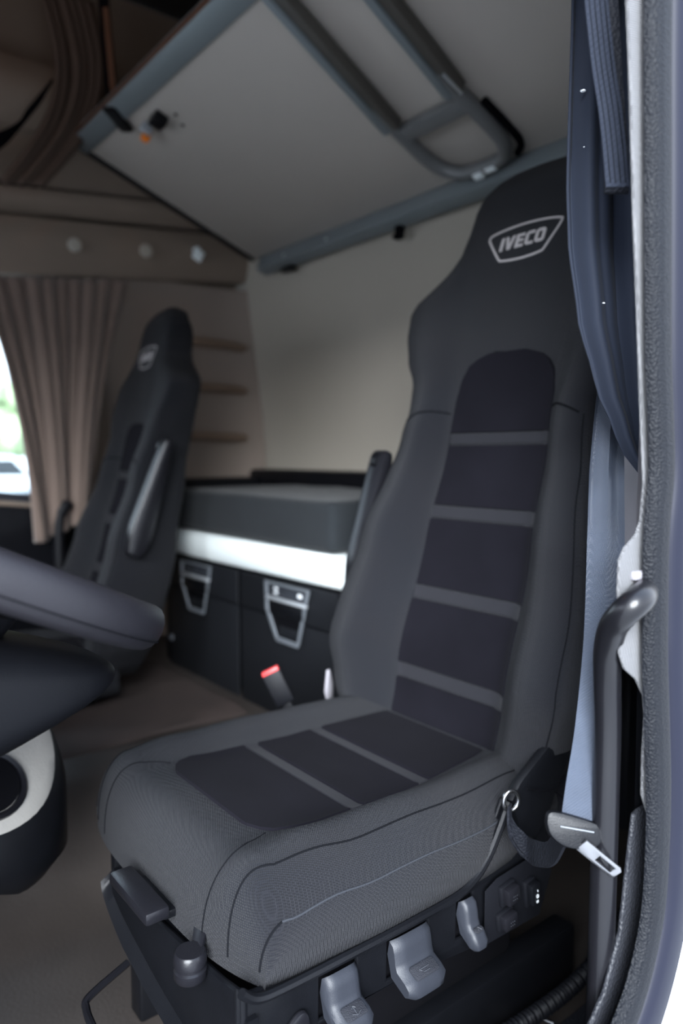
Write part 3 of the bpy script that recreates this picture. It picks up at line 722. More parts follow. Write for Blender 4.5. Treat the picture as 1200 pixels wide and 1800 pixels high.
mb = MB(); mb.tube([(0.66, -0.93, 0.60), (0.65, -0.90, 0.63), (0.66, -0.86, 0.64), (0.68, -0.83, 0.62)], 0.012, 8); obj('chrome_lever', mb, M['metal'], pseat, label='chrome lever')
pseat.location = (XC + 1.445, -0.55, -0.10)
pseat.rotation_euler = (0, 0, math.radians(-7))

# ---------------------------------------------------------------- driver seat belt, tongue, anchor strap
belt = empty('seat_belt', (0.58, -0.86, 0.40), 'grey driver seat belt hanging beside the backrest with steel tongue', 'seat belt')
bp = [(0.625, -1.02, 1.30), (0.615, -1.0, 1.15), (0.600, -0.965, 1.05), (0.582, -0.932, 0.95), (0.567, -0.910, 0.85), (0.558, -0.893, 0.72), (0.562, -0.883, 0.60), (0.570, -0.876, 0.52), (0.576, -0.872, 0.458)]
bw = [0.022, 0.030, 0.038, 0.045, 0.046, 0.043, 0.041, 0.039, 0.037]
bp = [tuple(q) for q in [Vector((0, 0, 0.97)) + (Vector(b_) - Vector((0, 0, 0.97))) * interp([(0.45, 0.815), (0.7, 0.86), (1.0, 0.95), (1.3, 1.0)], b_[2]) for b_ in bp]]
P = catmull(bp, 6); k = len(P)
W = [Vector((-0.66, -0.75, 0.0))] * k
Wl = [bw[min(int(i / 6), 8)] + (bw[min(int(i / 6) + 1, 8)] - bw[min(int(i / 6), 8)]) * ((i % 6) / 6) for i in range(k)]
mb = MB(); rows = []
for i, p in enumerate(P):
    w = W[0].normalized(); f = Vector((-0.75, 0.66, 0)); cr_ = 0.006 * max(0, min(1, (0.10 + (p.z - 0.85)) / 0.2))
    row = []
    for s in [-.5, -.42, -.3, -.15, 0, .15, .3, .42, .5]: row.append(p + w * Wl[i] * s + f * (cr_ * math.cos(s * 9) + 0.0006))
    for s in [.5, .42, .3, .15, 0, -.15, -.3, -.42, -.5]: row.append(p + w * Wl[i] * s + f * (cr_ * math.cos(s * 9) - 0.0006))
    rows.append(row)
mb.grid(rows, closed_v=True, caps=True); obj('webbing', mb, M['belt'], belt, angle=60)
# tongue body (black) and steel blade pointing towards the door sill
T0 = Vector((0.466, -0.705, 0.545))
U = Vector((-0.60, -0.78, -0.10)).normalized(); Wv = Vector((-0.25, 0.05, -0.90)); Wv = (Wv - U * Wv.dot(U)).normalized()
body = [(-0.036, -0.010), (-0.034, -0.020), (-0.022, -0.022), (0.020, -0.014), (0.028, -0.008), (0.028, 0.004), (0.018, 0.014), (-0.004, 0.016), (-0.020, 0.012), (-0.032, 0.002)]
body = [(p.x, p.y) for p in catmull([(a, b, 0) for a, b in body + [body[0]]], 4)[:-1]]
mb = MB(); mb.plate(body, T0 - U.cross(Wv) * 0.006, U, Wv, 0.013, 0.004); tg = obj('tongue_body', mb, M['plastic'], belt)
mb = MB(); mb.tube([T0 - U * 0.019 - Wv * 0.009 + Vector((-0.004, 0.005, 0)), T0 + U * 0.019 - Wv * 0.006 + Vector((-0.004, 0.005, 0))], 0.0009, 8); obj('belt_slot', mb, M['latch'], tg)
Bd = (U * 0.80 + Wv * 0.52 + U.cross(Wv) * 0.0).normalized(); Bs = (U.cross(Wv).cross(Bd)).normalized(); Bs = (Bs * 0.8 + U.cross(Wv) * 0.6).normalized()
o = T0 + U * 0.004 + Wv * 0.008 + Vector((-0.006, 0.006, 0))
mb = MB(); mb.plate([(0.0, -0.009), (0.046, -0.009), (0.050, -0.006), (0.050, 0.006), (0.046, 0.009), (0.0, 0.009)], o, Bd, Bs, 0.0028, 0.0006, holes=[[(0.022, -0.0045), (0.043, -0.0045), (0.043, 0.0045), (0.022, 0.0045)]])
obj('steel_blade', mb, M['metal'], tg, label='shiny steel blade')

strap = empty('belt_anchor_strap', (0.68, -0.90, 0.38), 'short black webbing strap hanging from a steel ring below the seat hinge', 'strap')
mb = MB(); ring = []
rc = Vector((0.670, -0.846, 0.464))
for i in range(20):
    a = 2 * PI * i / 20; ring.append(rc + Vector((-0.25, -0.60, 0.0)).normalized() * (0.012 * math.cos(a)) + Vector((0.0, 0.0, 1)) * (0.015 * math.sin(a)))
mb.tube(ring, 0.0034, 10, closed=True); obj('steel_ring', mb, M['metal'], strap)
for off_, nm in ((0.0, 'webbing'), (0.006, 'webbing')):
    pth = catmull([(0.668, -0.840, 0.458 - off_), (0.658, -0.830, 0.440 - off_), (0.642, -0.826, 0.428 - off_), (0.620, -0.822, 0.424 - off_), (0.590, -0.800, 0.438 - off_), (0.545, -0.770, 0.465), (0.50, -0.728, 0.525)], 5)
    wds = [Vector((0.30 + 0.02 * i, -0.75, 0.25 + 0.02 * i)) for i in range(len(pth))]
    m_ = MB(); m_.ribbon(pth, wds, [0.012 + 0.020 * min(1, i / 12) for i in range(len(pth))], 0.0035); obj(nm, m_, M['black_web'], strap)

# ---------------------------------------------------------------- grab bar at the door
mb = MB()
gp = [(0.45, -0.736, 0.02), (0.45, -0.736, 0.3), (0.45, -0.736, 0.55), (0.45, -0.736, 0.66), (0.447, -0.728, 0.715), (0.438, -0.712, 0.758), (0.423, -0.696, 0.789), (0.407, -0.688, 0.808), (0.398, -0.692, 0.819), (0.399, -0.708, 0.824), (0.412, -0.735, 0.825), (0.43, -0.76, 0.825)]
mb.tube(catmull(gp, 8), 0.0148, 20)
gb = obj('grab_bar', mb, M['blackmetal'], label='black bent metal grab bar standing beside the door opening', cat='handle')
mb = MB(); mb.lathe([(0.001, 0), (0.026, 0), (0.026, 0.006), (0.018, 0.010), (0.001, 0.010)], (0.45, -0.736, 0.02), (0, 0, 1), 20); obj('foot_flange', mb, M['blackmetal'], gb)
mb = MB(); mb.box((0.415, -0.728, 0.843), (0.008, 0.022, 0.010), 0.003); obj('wall_clip', mb, M['trim_pale'], gb)

# ---------------------------------------------------------------- navy curtain and its strap loop
mb = MB(); rows = []
L_tab = [(0.92, 0.985), (0.97, 0.962), (1.02, 0.935), (1.09, 0.90), (1.17, 0.865), (1.24, 0.838), (1.32, 0.818), (1.45, 0.806), (1.60, 0.80), (2.1, 0.795)]
R_tab = [(0.92, 1.02), (1.0, 0.99), (1.10, 0.96), (1.3, 0.94), (2.1, 0.93)]
n = 60
for i in range(51):
    z = 0.925 + 1.15 * i / 50
    row = []
    for j in range(n + 1):
        s = j / n
        # hangs across the pillar corner; lower down the inner edge is gathered towards the pillar
        pin = interp([(0.92, 1.05), (0.94, 0.97), (0.97, 0.74), (1.005, 0.58), (1.055, 0.37), (1.14, 0.15), (1.23, 0.03), (1.3, 0.0), (1.5, 0.02), (2.1, 0.02)], z)
        q = pin + (1.08 - pin) * s
        amp = 0.013 * (0.45 + 0.55 * min(1, abs(z - 0.9) / 0.5))
        f = math.sin(s * 13 + 0.8 * math.sin(z * 3) - 1.2) * amp + 0.006 * math.sin(s * 29 + z * 2.0) * min(1, (z - 0.9) / 0.4)
        row.append(Vector((0.555 - 0.068 * q - 0.7 * f, -0.787 - 0.085 * q + 0.6 * f, z)))
    rows.append(row)
mb.grid(rows)
o = obj('door_curtain', mb, M['curtain_navy'], label='dark navy blackout curtain bunched along the driver door pillar', cat='curtain', angle=180)
md = o.modifiers.new('thick', 'SOLIDIFY'); md.thickness = 0.003
navy = o
mb = MB()
for i, (x, y, z, r) in enumerate(((0.538, -0.789, 1.400, 0.0026), (0.538, -0.794, 1.337, 0.0009), (0.533, -0.803, 1.302, 0.001), (0.512, -0.803, 1.151, 0.0013))):
    b = bmesh.new(); bmesh.ops.create_icosphere(b, subdivisions=1, radius=r)
    for v in b.verts: v.co = Vector((v.co.x * 1.5 + v.co.z * 0.5, v.co.y, v.co.z * 0.8)) + Vector((x, y, z))
    mb.merge(b)
obj('lint_speck', mb, M['icon'], navy)
sl = empty('strap_loop', (0.46, -0.725, 1.23), 'navy ribbed webbing loop hanging in front of the navy curtain', 'strap')
def webloop(dx, w, zbot, nm):
    pth = catmull([(0.469, -0.700, 2.05), (0.471, -0.705, 1.75), (0.473, -0.708, 1.50), (0.467, -0.714, 1.40), (0.457, -0.722, 1.32), (0.451, -0.727, zbot)], 6)
    m_ = MB(); m_.ribbon(pth, Vector((-0.62, -0.78, 0)), w, 0.0022); return obj(nm, m_, M['webbing'], sl)
front = webloop(0.0, 0.0245, 1.252, 'webbing')
pth = catmull([(0.478, -0.722, 2.05), (0.477, -0.722, 1.6), (0.468, -0.731, 1.40), (0.460, -0.736, 1.30), (0.458, -0.736, 1.256), (0.4555, -0.732, 1.248), (0.451, -0.727, 1.252)], 6)
m_ = MB(); m_.ribbon(pth, Vector((-0.62, -0.78, 0)), 0.0255, 0.0022); obj('webbing', m_, M['black_web'], sl)
for s in (-0.32, -0.1, 0.12, 0.34):
    pth = catmull([(0.469, -0.700, 2.05), (0.471, -0.705, 1.75), (0.473, -0.708, 1.50), (0.467, -0.714, 1.40), (0.457, -0.722, 1.32), (0.451, -0.727, 1.256)], 6)
    wv = Vector((-0.62, -0.78, 0)).normalized(); nv = Vector((-0.78, 0.62, 0)).normalized()
    m_ = MB(); m_.tube([p + wv * (0.0245 * s) + nv * 0.0012 for p in pth], 0.0005, 5); obj('stitch_line', m_, M['seam'], front)

# ---------------------------------------------------------------- things on the floor beside the seat
mb = MB(); hp = catmull([(0.70, -0.66, 0.045), (0.72, -0.80, 0.050), (0.705, -0.92, 0.055), (0.70, -1.05, 0.060), (0.70, -1.16, 0.085), (0.71, -1.26, 0.13)], 24); rr = []
seg = len(hp)
hp2 = []
Ltot = 0
cum = [0]
for a, b in zip(hp, hp[1:]): cum.append(cum[-1] + (b - a).length)
N_ = 330; j = 0
for i in range(N_):
    d = cum[-1] * i / (N_ - 1)
    while j < seg - 2 and cum[j + 1] < d: j += 1
    t = (d - cum[j]) / max(1e-6, cum[j + 1] - cum[j]); hp2.append(hp[j].lerp(hp[j + 1], min(1, t)))
    rr.append(0.0118 + 0.0024 * math.cos(d / 0.0085 * 2 * PI))
mb.tube(hp2, rr, 14)
obj('corrugated_hose', mb, M['plastic_soft'], label='black corrugated conduit running along the floor beside the driver seat', cat='hose')
mb = MB(); mb.tube(catmull([(0.60, -1.02, 0.05), (0.66, -1.00, 0.035), (0.70, -0.99, 0.03), (0.712, -0.985, 0.03), (0.716, -0.978, 0.02), (0.714, -0.975, 0.004)], 6), 0.0022, 8)
cb = obj('cable', mb, M['plastic'], label='thin black cable with a metal ferrule lying near the door sill', cat='cable')
mb = MB(); mb.tube([(0.690, -0.993, 0.031), (0.711, -0.986, 0.031)], 0.004, 10); obj('ferrule', mb, M['metal'], cb)
mb = MB(); mb.tube([(0.715, -0.977, 0.018), (0.714, -0.975, 0.002)], 0.0032, 8); obj('cable_end', mb, M['white'], cb, label='white cable end')
mb = MB(); mb.box((0.57, -0.95, 0.004), (0.26, 0.9, 0.012), 0.003)
obj('floor_mat', mb, M['mat_black'], label='black textured mat beside the driver seat next to the sill', cat='mat')

# ---------------------------------------------------------------- steering wheel
WC = Vector((0.93, -0.168, 0.858)); wn_ = Vector((0, -0.44, 0.90)).normalized()
wu = Vector((1, 0, 0)); wv = wn_.cross(wu).normalized()
wheel = empty('steering_wheel', WC, 'black leather steering wheel rim entering from the left edge', 'steering wheel')
mb = MB(); mb.tube([WC + (wu * math.cos(a) + wv * math.sin(a)) * 0.235 for a in [2 * PI * i / 72 for i in range(72)]], 0.0225, 16, closed=True, squash=(0.85, 1.2))
obj('rim', mb, M['leather'], wheel)
mb = MB(); mb.tube([WC + wn_ * (-0.012) + (wu * math.cos(a) + wv * math.sin(a)) * 0.2535 for a in [2 * PI * i / 72 for i in range(72)]], 0.0008, 6, closed=True)
obj('rim_seam', mb, M['seam'], wheel)
mb = MB(); mb.tube([WC + wn_ * (0.004) + (wu * math.cos(a) + wv * math.sin(a)) * 0.216 for a in [2 * PI * i / 72 for i in range(72)]], 0.010, 10, closed=True)
obj('inner_ring', mb, M['trim_beige'], wheel)
rw = Matrix((wu, wv, wn_)).transposed()
mb = MB(); mb.lathe([(0.001, -0.075), (0.06, -0.07), (0.085, -0.045), (0.095, -0.01), (0.08, 0.008), (0.001, 0.012)], WC - wn_ * 0.035, wn_, 28); obj('hub', mb, M['plastic_soft'], wheel)
for a in (-25, 205, 270):
    aa = math.radians(a); d = wu * math.cos(aa) + wv * math.sin(aa); sd = wn_.cross(d)
    p = [(WC - wn_ * 0.03 + d * 0.07), (WC - wn_ * 0.024 + d * 0.14), (WC - wn_ * 0.006 + d * 0.222)]
    mb = MB(); mb.ribbon(catmull(p, 6), sd, [0.07 - 0.03 * i / 12 for i in range(13)], 0.016); obj('spoke', mb, M['plastic_soft'], wheel)
# column
mb = MB(); rows = []
for y, hw, zt, zb in ((-0.345, 0.03, 0.705, 0.695), (-0.335, 0.06, 0.714, 0.685), (-0.30, 0.085, 0.730, 0.665), (-0.22, 0.10, 0.762, 0.635), (-0.12, 0.11, 0.79, 0.60), (0.02, 0.12, 0.84, 0.56), (0.20, 0.13, 0.86, 0.52), (0.40, 0.13, 0.86, 0.50)):
    rows.append([Vector((0.93 + hw * math.copysign(abs(math.cos(a)) ** 0.6, math.cos(a)), y, (zt + zb) / 2 + (zt - zb) / 2 * math.copysign(abs(math.sin(a)) ** 0.7, math.sin(a)))) for a in [2 * PI * i / 32 for i in range(32)]])
mb.grid(rows, closed_v=True, caps=True)
col = obj('steering_column', mb, M['column'], label='black steering column shroud under the wheel', cat='steering column', sub=1)
mb = MB(); mb.tube(catmull([WC - wn_ * 0.10 + wu * 0.08, WC - wn_ * 0.10 + wu * 0.15 - wv * 0.03, WC - wn_ * 0.105 + wu * 0.185 - wv * 0.06], 5), [0.009] * 8 + [0.011, 0.011, 0.008], 10); obj('stalk', mb, M['gloss'], col)

# ---------------------------------------------------------------- centre console with cup holder, lower left
con = empty('centre_console', (1.30, -0.12, 0.0), 'cream and black console with round cup recess at the lower left edge', 'console')
def slab(outline, z0f, z1f, m, nm, parent, bevel=0.02, label=None):
    """vertical-walled body over an outline with sloping top"""
    mb = MB(); k = len(outline); cx = sum(p[0] for p in outline) / k; cy = sum(p[1] for p in outline) / k
    def ring(scale, zf, dz): return [Vector((cx + (x - cx) * scale, cy + (y - cy) * scale, zf(cx + (x - cx) * scale, cy + (y - cy) * scale) + dz)) for x, y in outline]
    mb.grid([ring(0.02, z1f, 0), ring(0.5, z1f, 0), ring(0.90, z1f, 0.0), ring(0.96, z1f, -bevel * 0.25), ring(1.0, z1f, -bevel), ring(1.0, z0f, 0.03), ring(0.9, z0f, 0)], closed_v=True, caps=True)
    return obj(nm, mb, m, parent, label=label)
oc = [(p.x, p.y) for p in catmull([(1.20, 0.30, 0), (1.16, 0.0, 0), (1.17, -0.22, 0), (1.20, -0.33, 0), (1.26, -0.39, 0), (1.34, -0.405, 0), (1.43, -0.37, 0), (1.47, -0.26, 0), (1.49, 0.0, 0), (1.50, 0.30, 0), (1.20, 0.30, 0)], 5)[:-1]]
topf = lambda x, y: 0.385 + 0.95 * (x - 1.20) + 0.3 * (y + 0.3)
slab(oc, lambda x, y: 0.27 + 0.5 * max(0, y + 0.3), topf, M['plastic'], 'console_body', con, 0.04)
cx_, cy_ = 1.325, -0.05
o2 = [(cx_ + (x - cx_) * 0.92, cy_ + (y - cy_) * 0.95) for x, y in oc]
slab(o2, lambda x, y: topf(x, y) - 0.05, lambda x, y: topf(x, y) + 0.012, M['console'], 'top_panel', con, 0.012, label='cream top panel')
nn = Vector((-0.95, -0.3, 1)).normalized()
cc = Vector((1.245, -0.265, topf(1.245, -0.265) + 0.004))
mb = MB(); mb.lathe([(0.001, -0.06), (0.040, -0.06), (0.046, 0.0), (0.050, 0.012), (0.056, 0.014), (0.060, 0.010), (0.060, 0.0)], cc, nn, 28); obj('cup_holder', mb, M['gloss'], con)
mb = MB(); mb.lathe([(0.001, 0.0), (0.047, 0.0), (0.047, 0.011), (0.001, 0.011)], cc, nn, 28); obj('cup_shade_disc', mb, M['dark'], con)  # black disc closing the cup, stands for the shade in its hole
su = Vector((1, 0, 0.95)).normalized(); sw = Vector((0, 1, 0.3)).normalized(); sn = su.cross(sw).normalized(); sm_ = Matrix((su, sw, sn)).transposed()
for sx, ln in ((1.355, 0.10), (1.395, 0.16)):
    mb = MB(); mb.box((sx, -0.29, topf(sx, -0.29) + 0.014), (0.008, ln, 0.004), 0.0015, sm_); obj('slot', mb, M['dark'], con)
mb = MB(); mb.box((1.33, 0.02, 0.14), (0.14, 0.30, 0.28), 0.03); obj('console_foot', mb, M['plastic'], con)
# dashboard mass in front (mostly outside the frame)
mb = MB(); mb.box((1.65, 0.62, 0.60), (2.3, 0.60, 0.62), 0.08)
struct('trim_9', mb, M['plastic_soft'])

# ================================================================ LOWER BUNK
bunk = empty('lower_bunk', (1.9, -1.4, 0.21), 'lower bunk base with charcoal storage doors and pale front rail', 'bunk')
mb = MB(); mb.box((1.99, -1.485, 0.415), (1.17, 0.59, 0.39), 0.01); obj('carcass', mb, M['plastic_soft'], bunk)
mb = MB(); mb.box((1.08, -1.54, 0.455), (0.64, 0.44, 0.47), 0.01); obj('rear_carcass', mb, M['plastic_soft'], bunk)
mb = MB(); rows = []
for x in (1.40, 1.41, 1.6, 1.8, 2.0, 2.3, 2.52, 2.538):
    e = 0.006 if x in (1.40, 2.538) else 0
    rows.append([(x, -1.185, 0.624 + e), (x, -1.168 - e, 0.622 + e), (x, -1.158 - e, 0.632), (x, -1.155 - e, 0.665), (x, -1.158 - e, 0.698), (x, -1.168 - e, 0.708 - e), (x, -1.75, 0.708 - e), (x, -1.75, 0.624 + e)])
mb.grid(rows, closed_v=True, caps=True); obj('front_rail', mb, M['white'], bunk, label='pale mint white rail')

def storage_door(x0, x1, lx, icons):
    """x0 > x1 (far, near); lx: centre of the latch"""
    w = x0 - x1; xc = (x0 + x1) / 2
    mb = MB(); mb.plate([(-w / 2, 0.205), (w / 2, 0.205), (w / 2, 0.500), (-w / 2, 0.500)], (xc, -1.172, 0), (1, 0, 0), (0, 0, 1), -0.012, 0.004)
    mb.plate([(-w / 2, 0.505), (w / 2, 0.505), (w / 2, 0.612), (-w / 2, 0.612)], (xc, -1.172, 0), (1, 0, 0), (0, 0, 1), -0.016, 0.005)
    # raised plate above the groove
    d = obj('door', mb, M['cabinet'], bunk)
    F_ = lambda a, b: (lx - a, b)   # a to the viewer's right
    fr = [(-0.115, 0.607), (0.110, 0.607), (0.060, 0.445), (0.052, 0.437), (-0.052, 0.437), (-0.062, 0.447), (-0.112, 0.525)]
    inn = [(-0.098, 0.600), (0.094, 0.600), (0.050, 0.452), (-0.048, 0.452), (-0.096, 0.528)]
    mb = MB(); mb.plate([(-a, b) for a, b in fr], (lx, -1.154, 0), (1, 0, 0), (0, 0, 1), -0.010, 0.003, holes=[[(-a, b) for a, b in inn]])
    h = obj('latch_frame', mb, M['latch'], d)
    mb = MB(); mb.plate([(-a, b) for a, b in inn], (lx, -1.162, 0), (1, 0, 0), (0, 0, 1), -0.004); obj('latch_recess', mb, M['dark'], d)
    mb = MB(); mb.box((lx + 0.002, -1.148, 0.560), (0.195, 0.014, 0.010), 0.004); obj('handle_bar', mb, M['bright'], d, label='bright silver handle bar')
    mb = MB(); mb.box((lx + 0.002, -1.150, 0.535), (0.165, 0.016, 0.036), 0.004); obj('latch_grip', mb, M['plastic'], d)
    mb = MB(); mb.box((lx + 0.0, -1.158, 0.468), (0.10, 0.006, 0.028), 0.003); obj('latch_lower', mb, M['cabinet'], d)
    mb = MB(); mb.box((lx + 0.002, -1.157, 0.582), (0.180, 0.004, 0.034), 0.001); dp = obj('display', mb, M['display'], d)
    if icons:
        for a, b in ((-0.065, 0.588), (-0.065, 0.575), (0.055, 0.582)):
            m_ = MB(); m_.box((lx - a, -1.1545, b), (0.020, 0.0015, 0.006 if a < 0 else 0.012), 0.0006); obj('icon', m_, M['icon'], d)
    return d
storage_door(2.485, 1.995, 2.250, False)
storage_door(1.975, 1.485, 1.702, True)
mb = MB(); mb.box((2.515, -1.20, 0.40), (0.05, 0.06, 0.38), 0.01); obj('end_post', mb, M['plastic'], bunk)
mb = MB(); mb.box((2.52, -1.165, 0.535), (0.016, 0.012, 0.10), 0.004); obj('post_tab', mb, M['latch'], bunk)
mb = MB(); mb.lathe([(0.001, 0), (0.012, 0), (0.012, 0.006), (0.001, 0.008)], (2.46, -1.158, 0.31), (0, 1, 0), 12); obj('stud', mb, M['latch'], bunk)

# mattress
mb = MB(); b = bmesh.new(); bmesh.ops.create_cube(b, size=1.0)
for v in b.verts: v.co = Vector((v.co.x * 1.02, v.co.y * 0.60, v.co.z * 0.135))
bmesh.ops.bevel(b, geom=b.edges[:], offset=0.028, segments=5, profile=0.6, affect='EDGES')
bmesh.ops.subdivide_edges(b, edges=[e for e in b.edges if e.calc_length() > 0.3], cuts=12, use_grid_fill=True)
for v in b.verts: v.co.z += 0.004 * noise.noise(v.co * 6)
bmesh.ops.translate(b, vec=Vector((2.015, -1.455, 0.782)), verts=b.verts); mb.merge(b)
mt = obj('mattress', mb, M['mattress'], label='dark grey bunk mattress resting on the pale front rail', cat='mattress')
mb = MB(); b = bmesh.new(); bmesh.ops.create_cube(b, size=1.0)
for v in b.verts: v.co = Vector((v.co.x * 0.66, v.co.y * 0.44, v.co.z * 0.135))
bmesh.ops.bevel(b, geom=b.edges[:], offset=0.028, segments=5, profile=0.6, affect='EDGES')
bmesh.ops.translate(b, vec=Vector((1.13, -1.545, 0.760)), verts=b.verts); mb.merge(b)
obj('mattress', mb, M['mattress'], label='second dark mattress section behind the driver seat', cat='mattress')

# ================================================================ UPPER BUNK (folded up), ladder
SL = 0.39                                   # slope of the panel
def ub(x, y, off=0.0): return Vector((x, y, 2.04 + SL * (y + 0.95) + off))     # rises towards the front? no: y=-0.95 is the high front edge
upper = empty('upper_bunk', (1.7, -1.69, 1.74), 'folded-up upper bunk with beige underside and blue-grey edge rails', 'bunk')
Uy = Vector((0, -1, -SL)).normalized(); Ux = Vector((1, 0, 0)); Nn = Ux.cross(Uy)   # normal (up or down)
if Nn.z < 0: Nn = -Nn
mb = MB(); c = ub(1.58, -1.30, 0.04); rot = Matrix((Ux, -Uy, Nn)).transposed()
mb.box(ub(1.63, -1.30, 0.045), (2.06, 0.78, 0.08), 0.008, rot); obj('panel', mb, M['panel'], upper)
mb = MB(); mb.box(ub(1.63, -0.945, 0.020), (2.07, 0.068, 0.055), 0.004, rot); obj('front_edge_rail', mb, M['alu'], upper)
mb = MB(); mb.box(ub(1.63, -0.906, 0.006), (2.07, 0.008, 0.016), 0.002, rot); obj('orange_reflection_strip', mb, M['orange_strap_reflection'], upper)  # orange reflection along the bunk edge, put in as a coloured strip
mb = MB(); mb.box((1.60, -1.655, 1.735), (2.02, 0.05, 0.060), 0.004, rot); rl = obj('rear_hinge_rail', mb, M['alu'], upper)
for x in (2.15, 2.42):
    m_ = MB(); m_.lathe([(0.001, 0), (0.007, 0), (0.006, 0.004), (0.001, 0.005)], (x, -1.630, 1.735), (0, 1, -0.2), 10); obj('rivet', m_, M['bright'], rl)
mb = MB(); mb.box((2.44, -1.665, 1.693), (0.07, 0.03, 0.02), 0.004); obj('hinge_bracket', mb, M['plastic'], upper)
mb = MB(); mb.box((1.80, -1.66, 1.690), (0.032, 0.02, 0.055), 0.004); mb.box((1.80, -1.65, 1.668), (0.022, 0.03, 0.012), 0.003); obj('hanging_clip', mb, M['dark'], upper)
mb = MB(); mb.box(ub(2.668, -1.30, 0.045), (0.012, 0.78, 0.10), 0.003, rot); obj('end_cap', mb, M['plastic_soft'], upper)
# latch with orange button at the front corner
lat = empty('bunk_latch', ub(2.28, -0.97, -0.03), 'black and silver strap latch with orange button on the bunk front edge', 'latch')
mb = MB(); mb.box(ub(2.34, -0.95, -0.012), (0.045, 0.10, 0.018), 0.004, rot @ Matrix.Rotation(0.5, 3, 'Z')); obj('strap_plate', mb, M['plastic'], lat); mb = MB(); mb.box(ub(2.20, -1.02, -0.018), (0.05, 0.045, 0.035), 0.006, rot); obj('latch_body', mb, M['plastic'], lat)
mb = MB(); mb.box(ub(2.265, -1.01, -0.025), (0.030, 0.035, 0.030), 0.005, rot); obj('latch_tongue', mb, M['bright'], lat)
mb = MB(); mb.box(ub(2.30, -1.022, -0.034), (0.026, 0.026, 0.026), 0.006, rot); obj('orange_button', mb, M['orange'], lat, label='orange push button')
for x, y in ((2.14, -1.05), (2.165, -1.085)):
    m_ = MB(); m_.lathe([(0.001, 0), (0.006, 0), (0.006, 0.003), (0.001, 0.003)], ub(x, y, 0.0), -Nn, 8); obj('screw', m_, M['plastic'], lat)
mb = MB(); mb.ribbon([(2.40, -0.93, 2.75), (2.40, -0.935, 2.40), (2.38, -0.945, 2.15), (2.36, -0.95, 2.035)], Vector((0.62, 0.78, 0)), 0.035, 0.003)
st = obj('bunk_strap', mb, M['dark'], label='dark hanging webbing strap holding the upper bunk front corner', cat='strap')
mb = MB(); mb.ribbon([(2.387, -0.935, 2.38), (2.37, -0.945, 2.15), (2.352, -0.95, 2.04)], Vector((0.62, 0.78, 0)), 0.018, 0.003); obj('strap_facing', mb, M['orange_strap_reflection'], st, label='dark orange facing')

# ladder stowed under the upper bunk
lad = empty('stowed_ladder', ub(1.4, -1.3, -0.05), 'grey metal ladder stowed flat under the upper bunk with rounded end', 'ladder')
for x0, x1, yend in ((1.455, 1.520, -1.375), (1.235, 1.285, -1.365)):
    a, b_ = ub(x0, -0.93, -0.032), ub(x1, yend, -0.032); d = (b_ - a).normalized(); sx = Vector((1, 0, 0)); sx = (sx - d * sx.dot(d)).normalized()
    r_ = Matrix((sx, d, sx.cross(d))).transposed()
    mb = MB(); mb.box((a + b_) / 2 + sx * 0.013, (0.022, (b_ - a).length, 0.045), 0.003, r_); obj('rail', mb, M['alu'], lad)
    mb = MB(); mb.box((a + b_) / 2 - sx * 0.012, (0.028, (b_ - a).length, 0.030), 0.002, r_); obj('rail_channel', mb, M['olive'], lad)
up_ = [ub(1.515, -1.30, -0.030), ub(1.522, -1.42, -0.030), ub(1.524, -1.50, -0.030), ub(1.512, -1.555, -0.030), ub(1.478, -1.590, -0.030), ub(1.43, -1.600, -0.030), ub(1.36, -1.600, -0.030), ub(1.318, -1.588, -0.030), ub(1.292, -1.552, -0.030), ub(1.285, -1.50, -0.030), ub(1.285, -1.42, -0.030), ub(1.283, -1.30, -0.030)]
mb = MB(); mb.tube(catmull(up_, 6), 0.0185, 12, squash=(1.0, 1.1)); obj('end_hoop', mb, M['alu_dark'], lad)
mb = MB(); mb.box(ub(1.40, -1.408, -0.030), (0.215, 0.044, 0.028), 0.003, rot); obj('rung', mb, M['alu_dark'], lad)
mb = MB(); mb.tube(catmull([ub(1.262, -1.44, -0.012), ub(1.262, -1.52, -0.012), ub(1.268, -1.59, -0.012), ub(1.30, -1.62, -0.012)], 6), 0.010, 8); obj('rubber_stop', mb, M['dark'], lad)
mb = MB(); mb.box(ub(1.415, -1.600, -0.046), (0.035, 0.022, 0.020), 0.005, rot); mb.box(ub(1.37, -1.596, -0.046), (0.035, 0.018, 0.014), 0.004, rot); obj('catch', mb, M['white'], lad, label='cream plastic catch')
mb = MB(); mb.box(ub(1.262, -1.33, -0.050), (0.006, 0.07, 0.008), 0.002, rot); obj('rail_tab', mb, M['bright'], lad)

# coat hooks and a white clip on the side trim
for i, (y, z, lb) in enumerate(((-0.945, 1.730, 'round grey coat hook on the beige side trim, the one nearer the windscreen'), (-1.219, 1.755, 'round grey coat hook on the beige side trim, the one nearer the bunk'))):
    mb = MB(); mb.lathe([(0.001, 0), (0.012, 0), (0.010, 0.012), (0.010, 0.024), (0.024, 0.030), (0.026, 0.036), (0.022, 0.042), (0.001, 0.044)], (2.795, y, z), (-1, 0, 0), 18)
    obj('coat_hook', mb, M['wall'], label=lb, cat='hook', group='coat hooks on the side trim')
mb = MB(); mb.box((2.755, -1.44, 1.775), (0.02, 0.04, 0.045), 0.006, Matrix.Rotation(0.5, 3, 'X')); mb.box((2.78, -1.44, 1.80), (0.05, 0.02, 0.015), 0.004)
obj('white_clip', mb, M['white'], label='small white plastic clip under the upper bunk end', cat='clip')

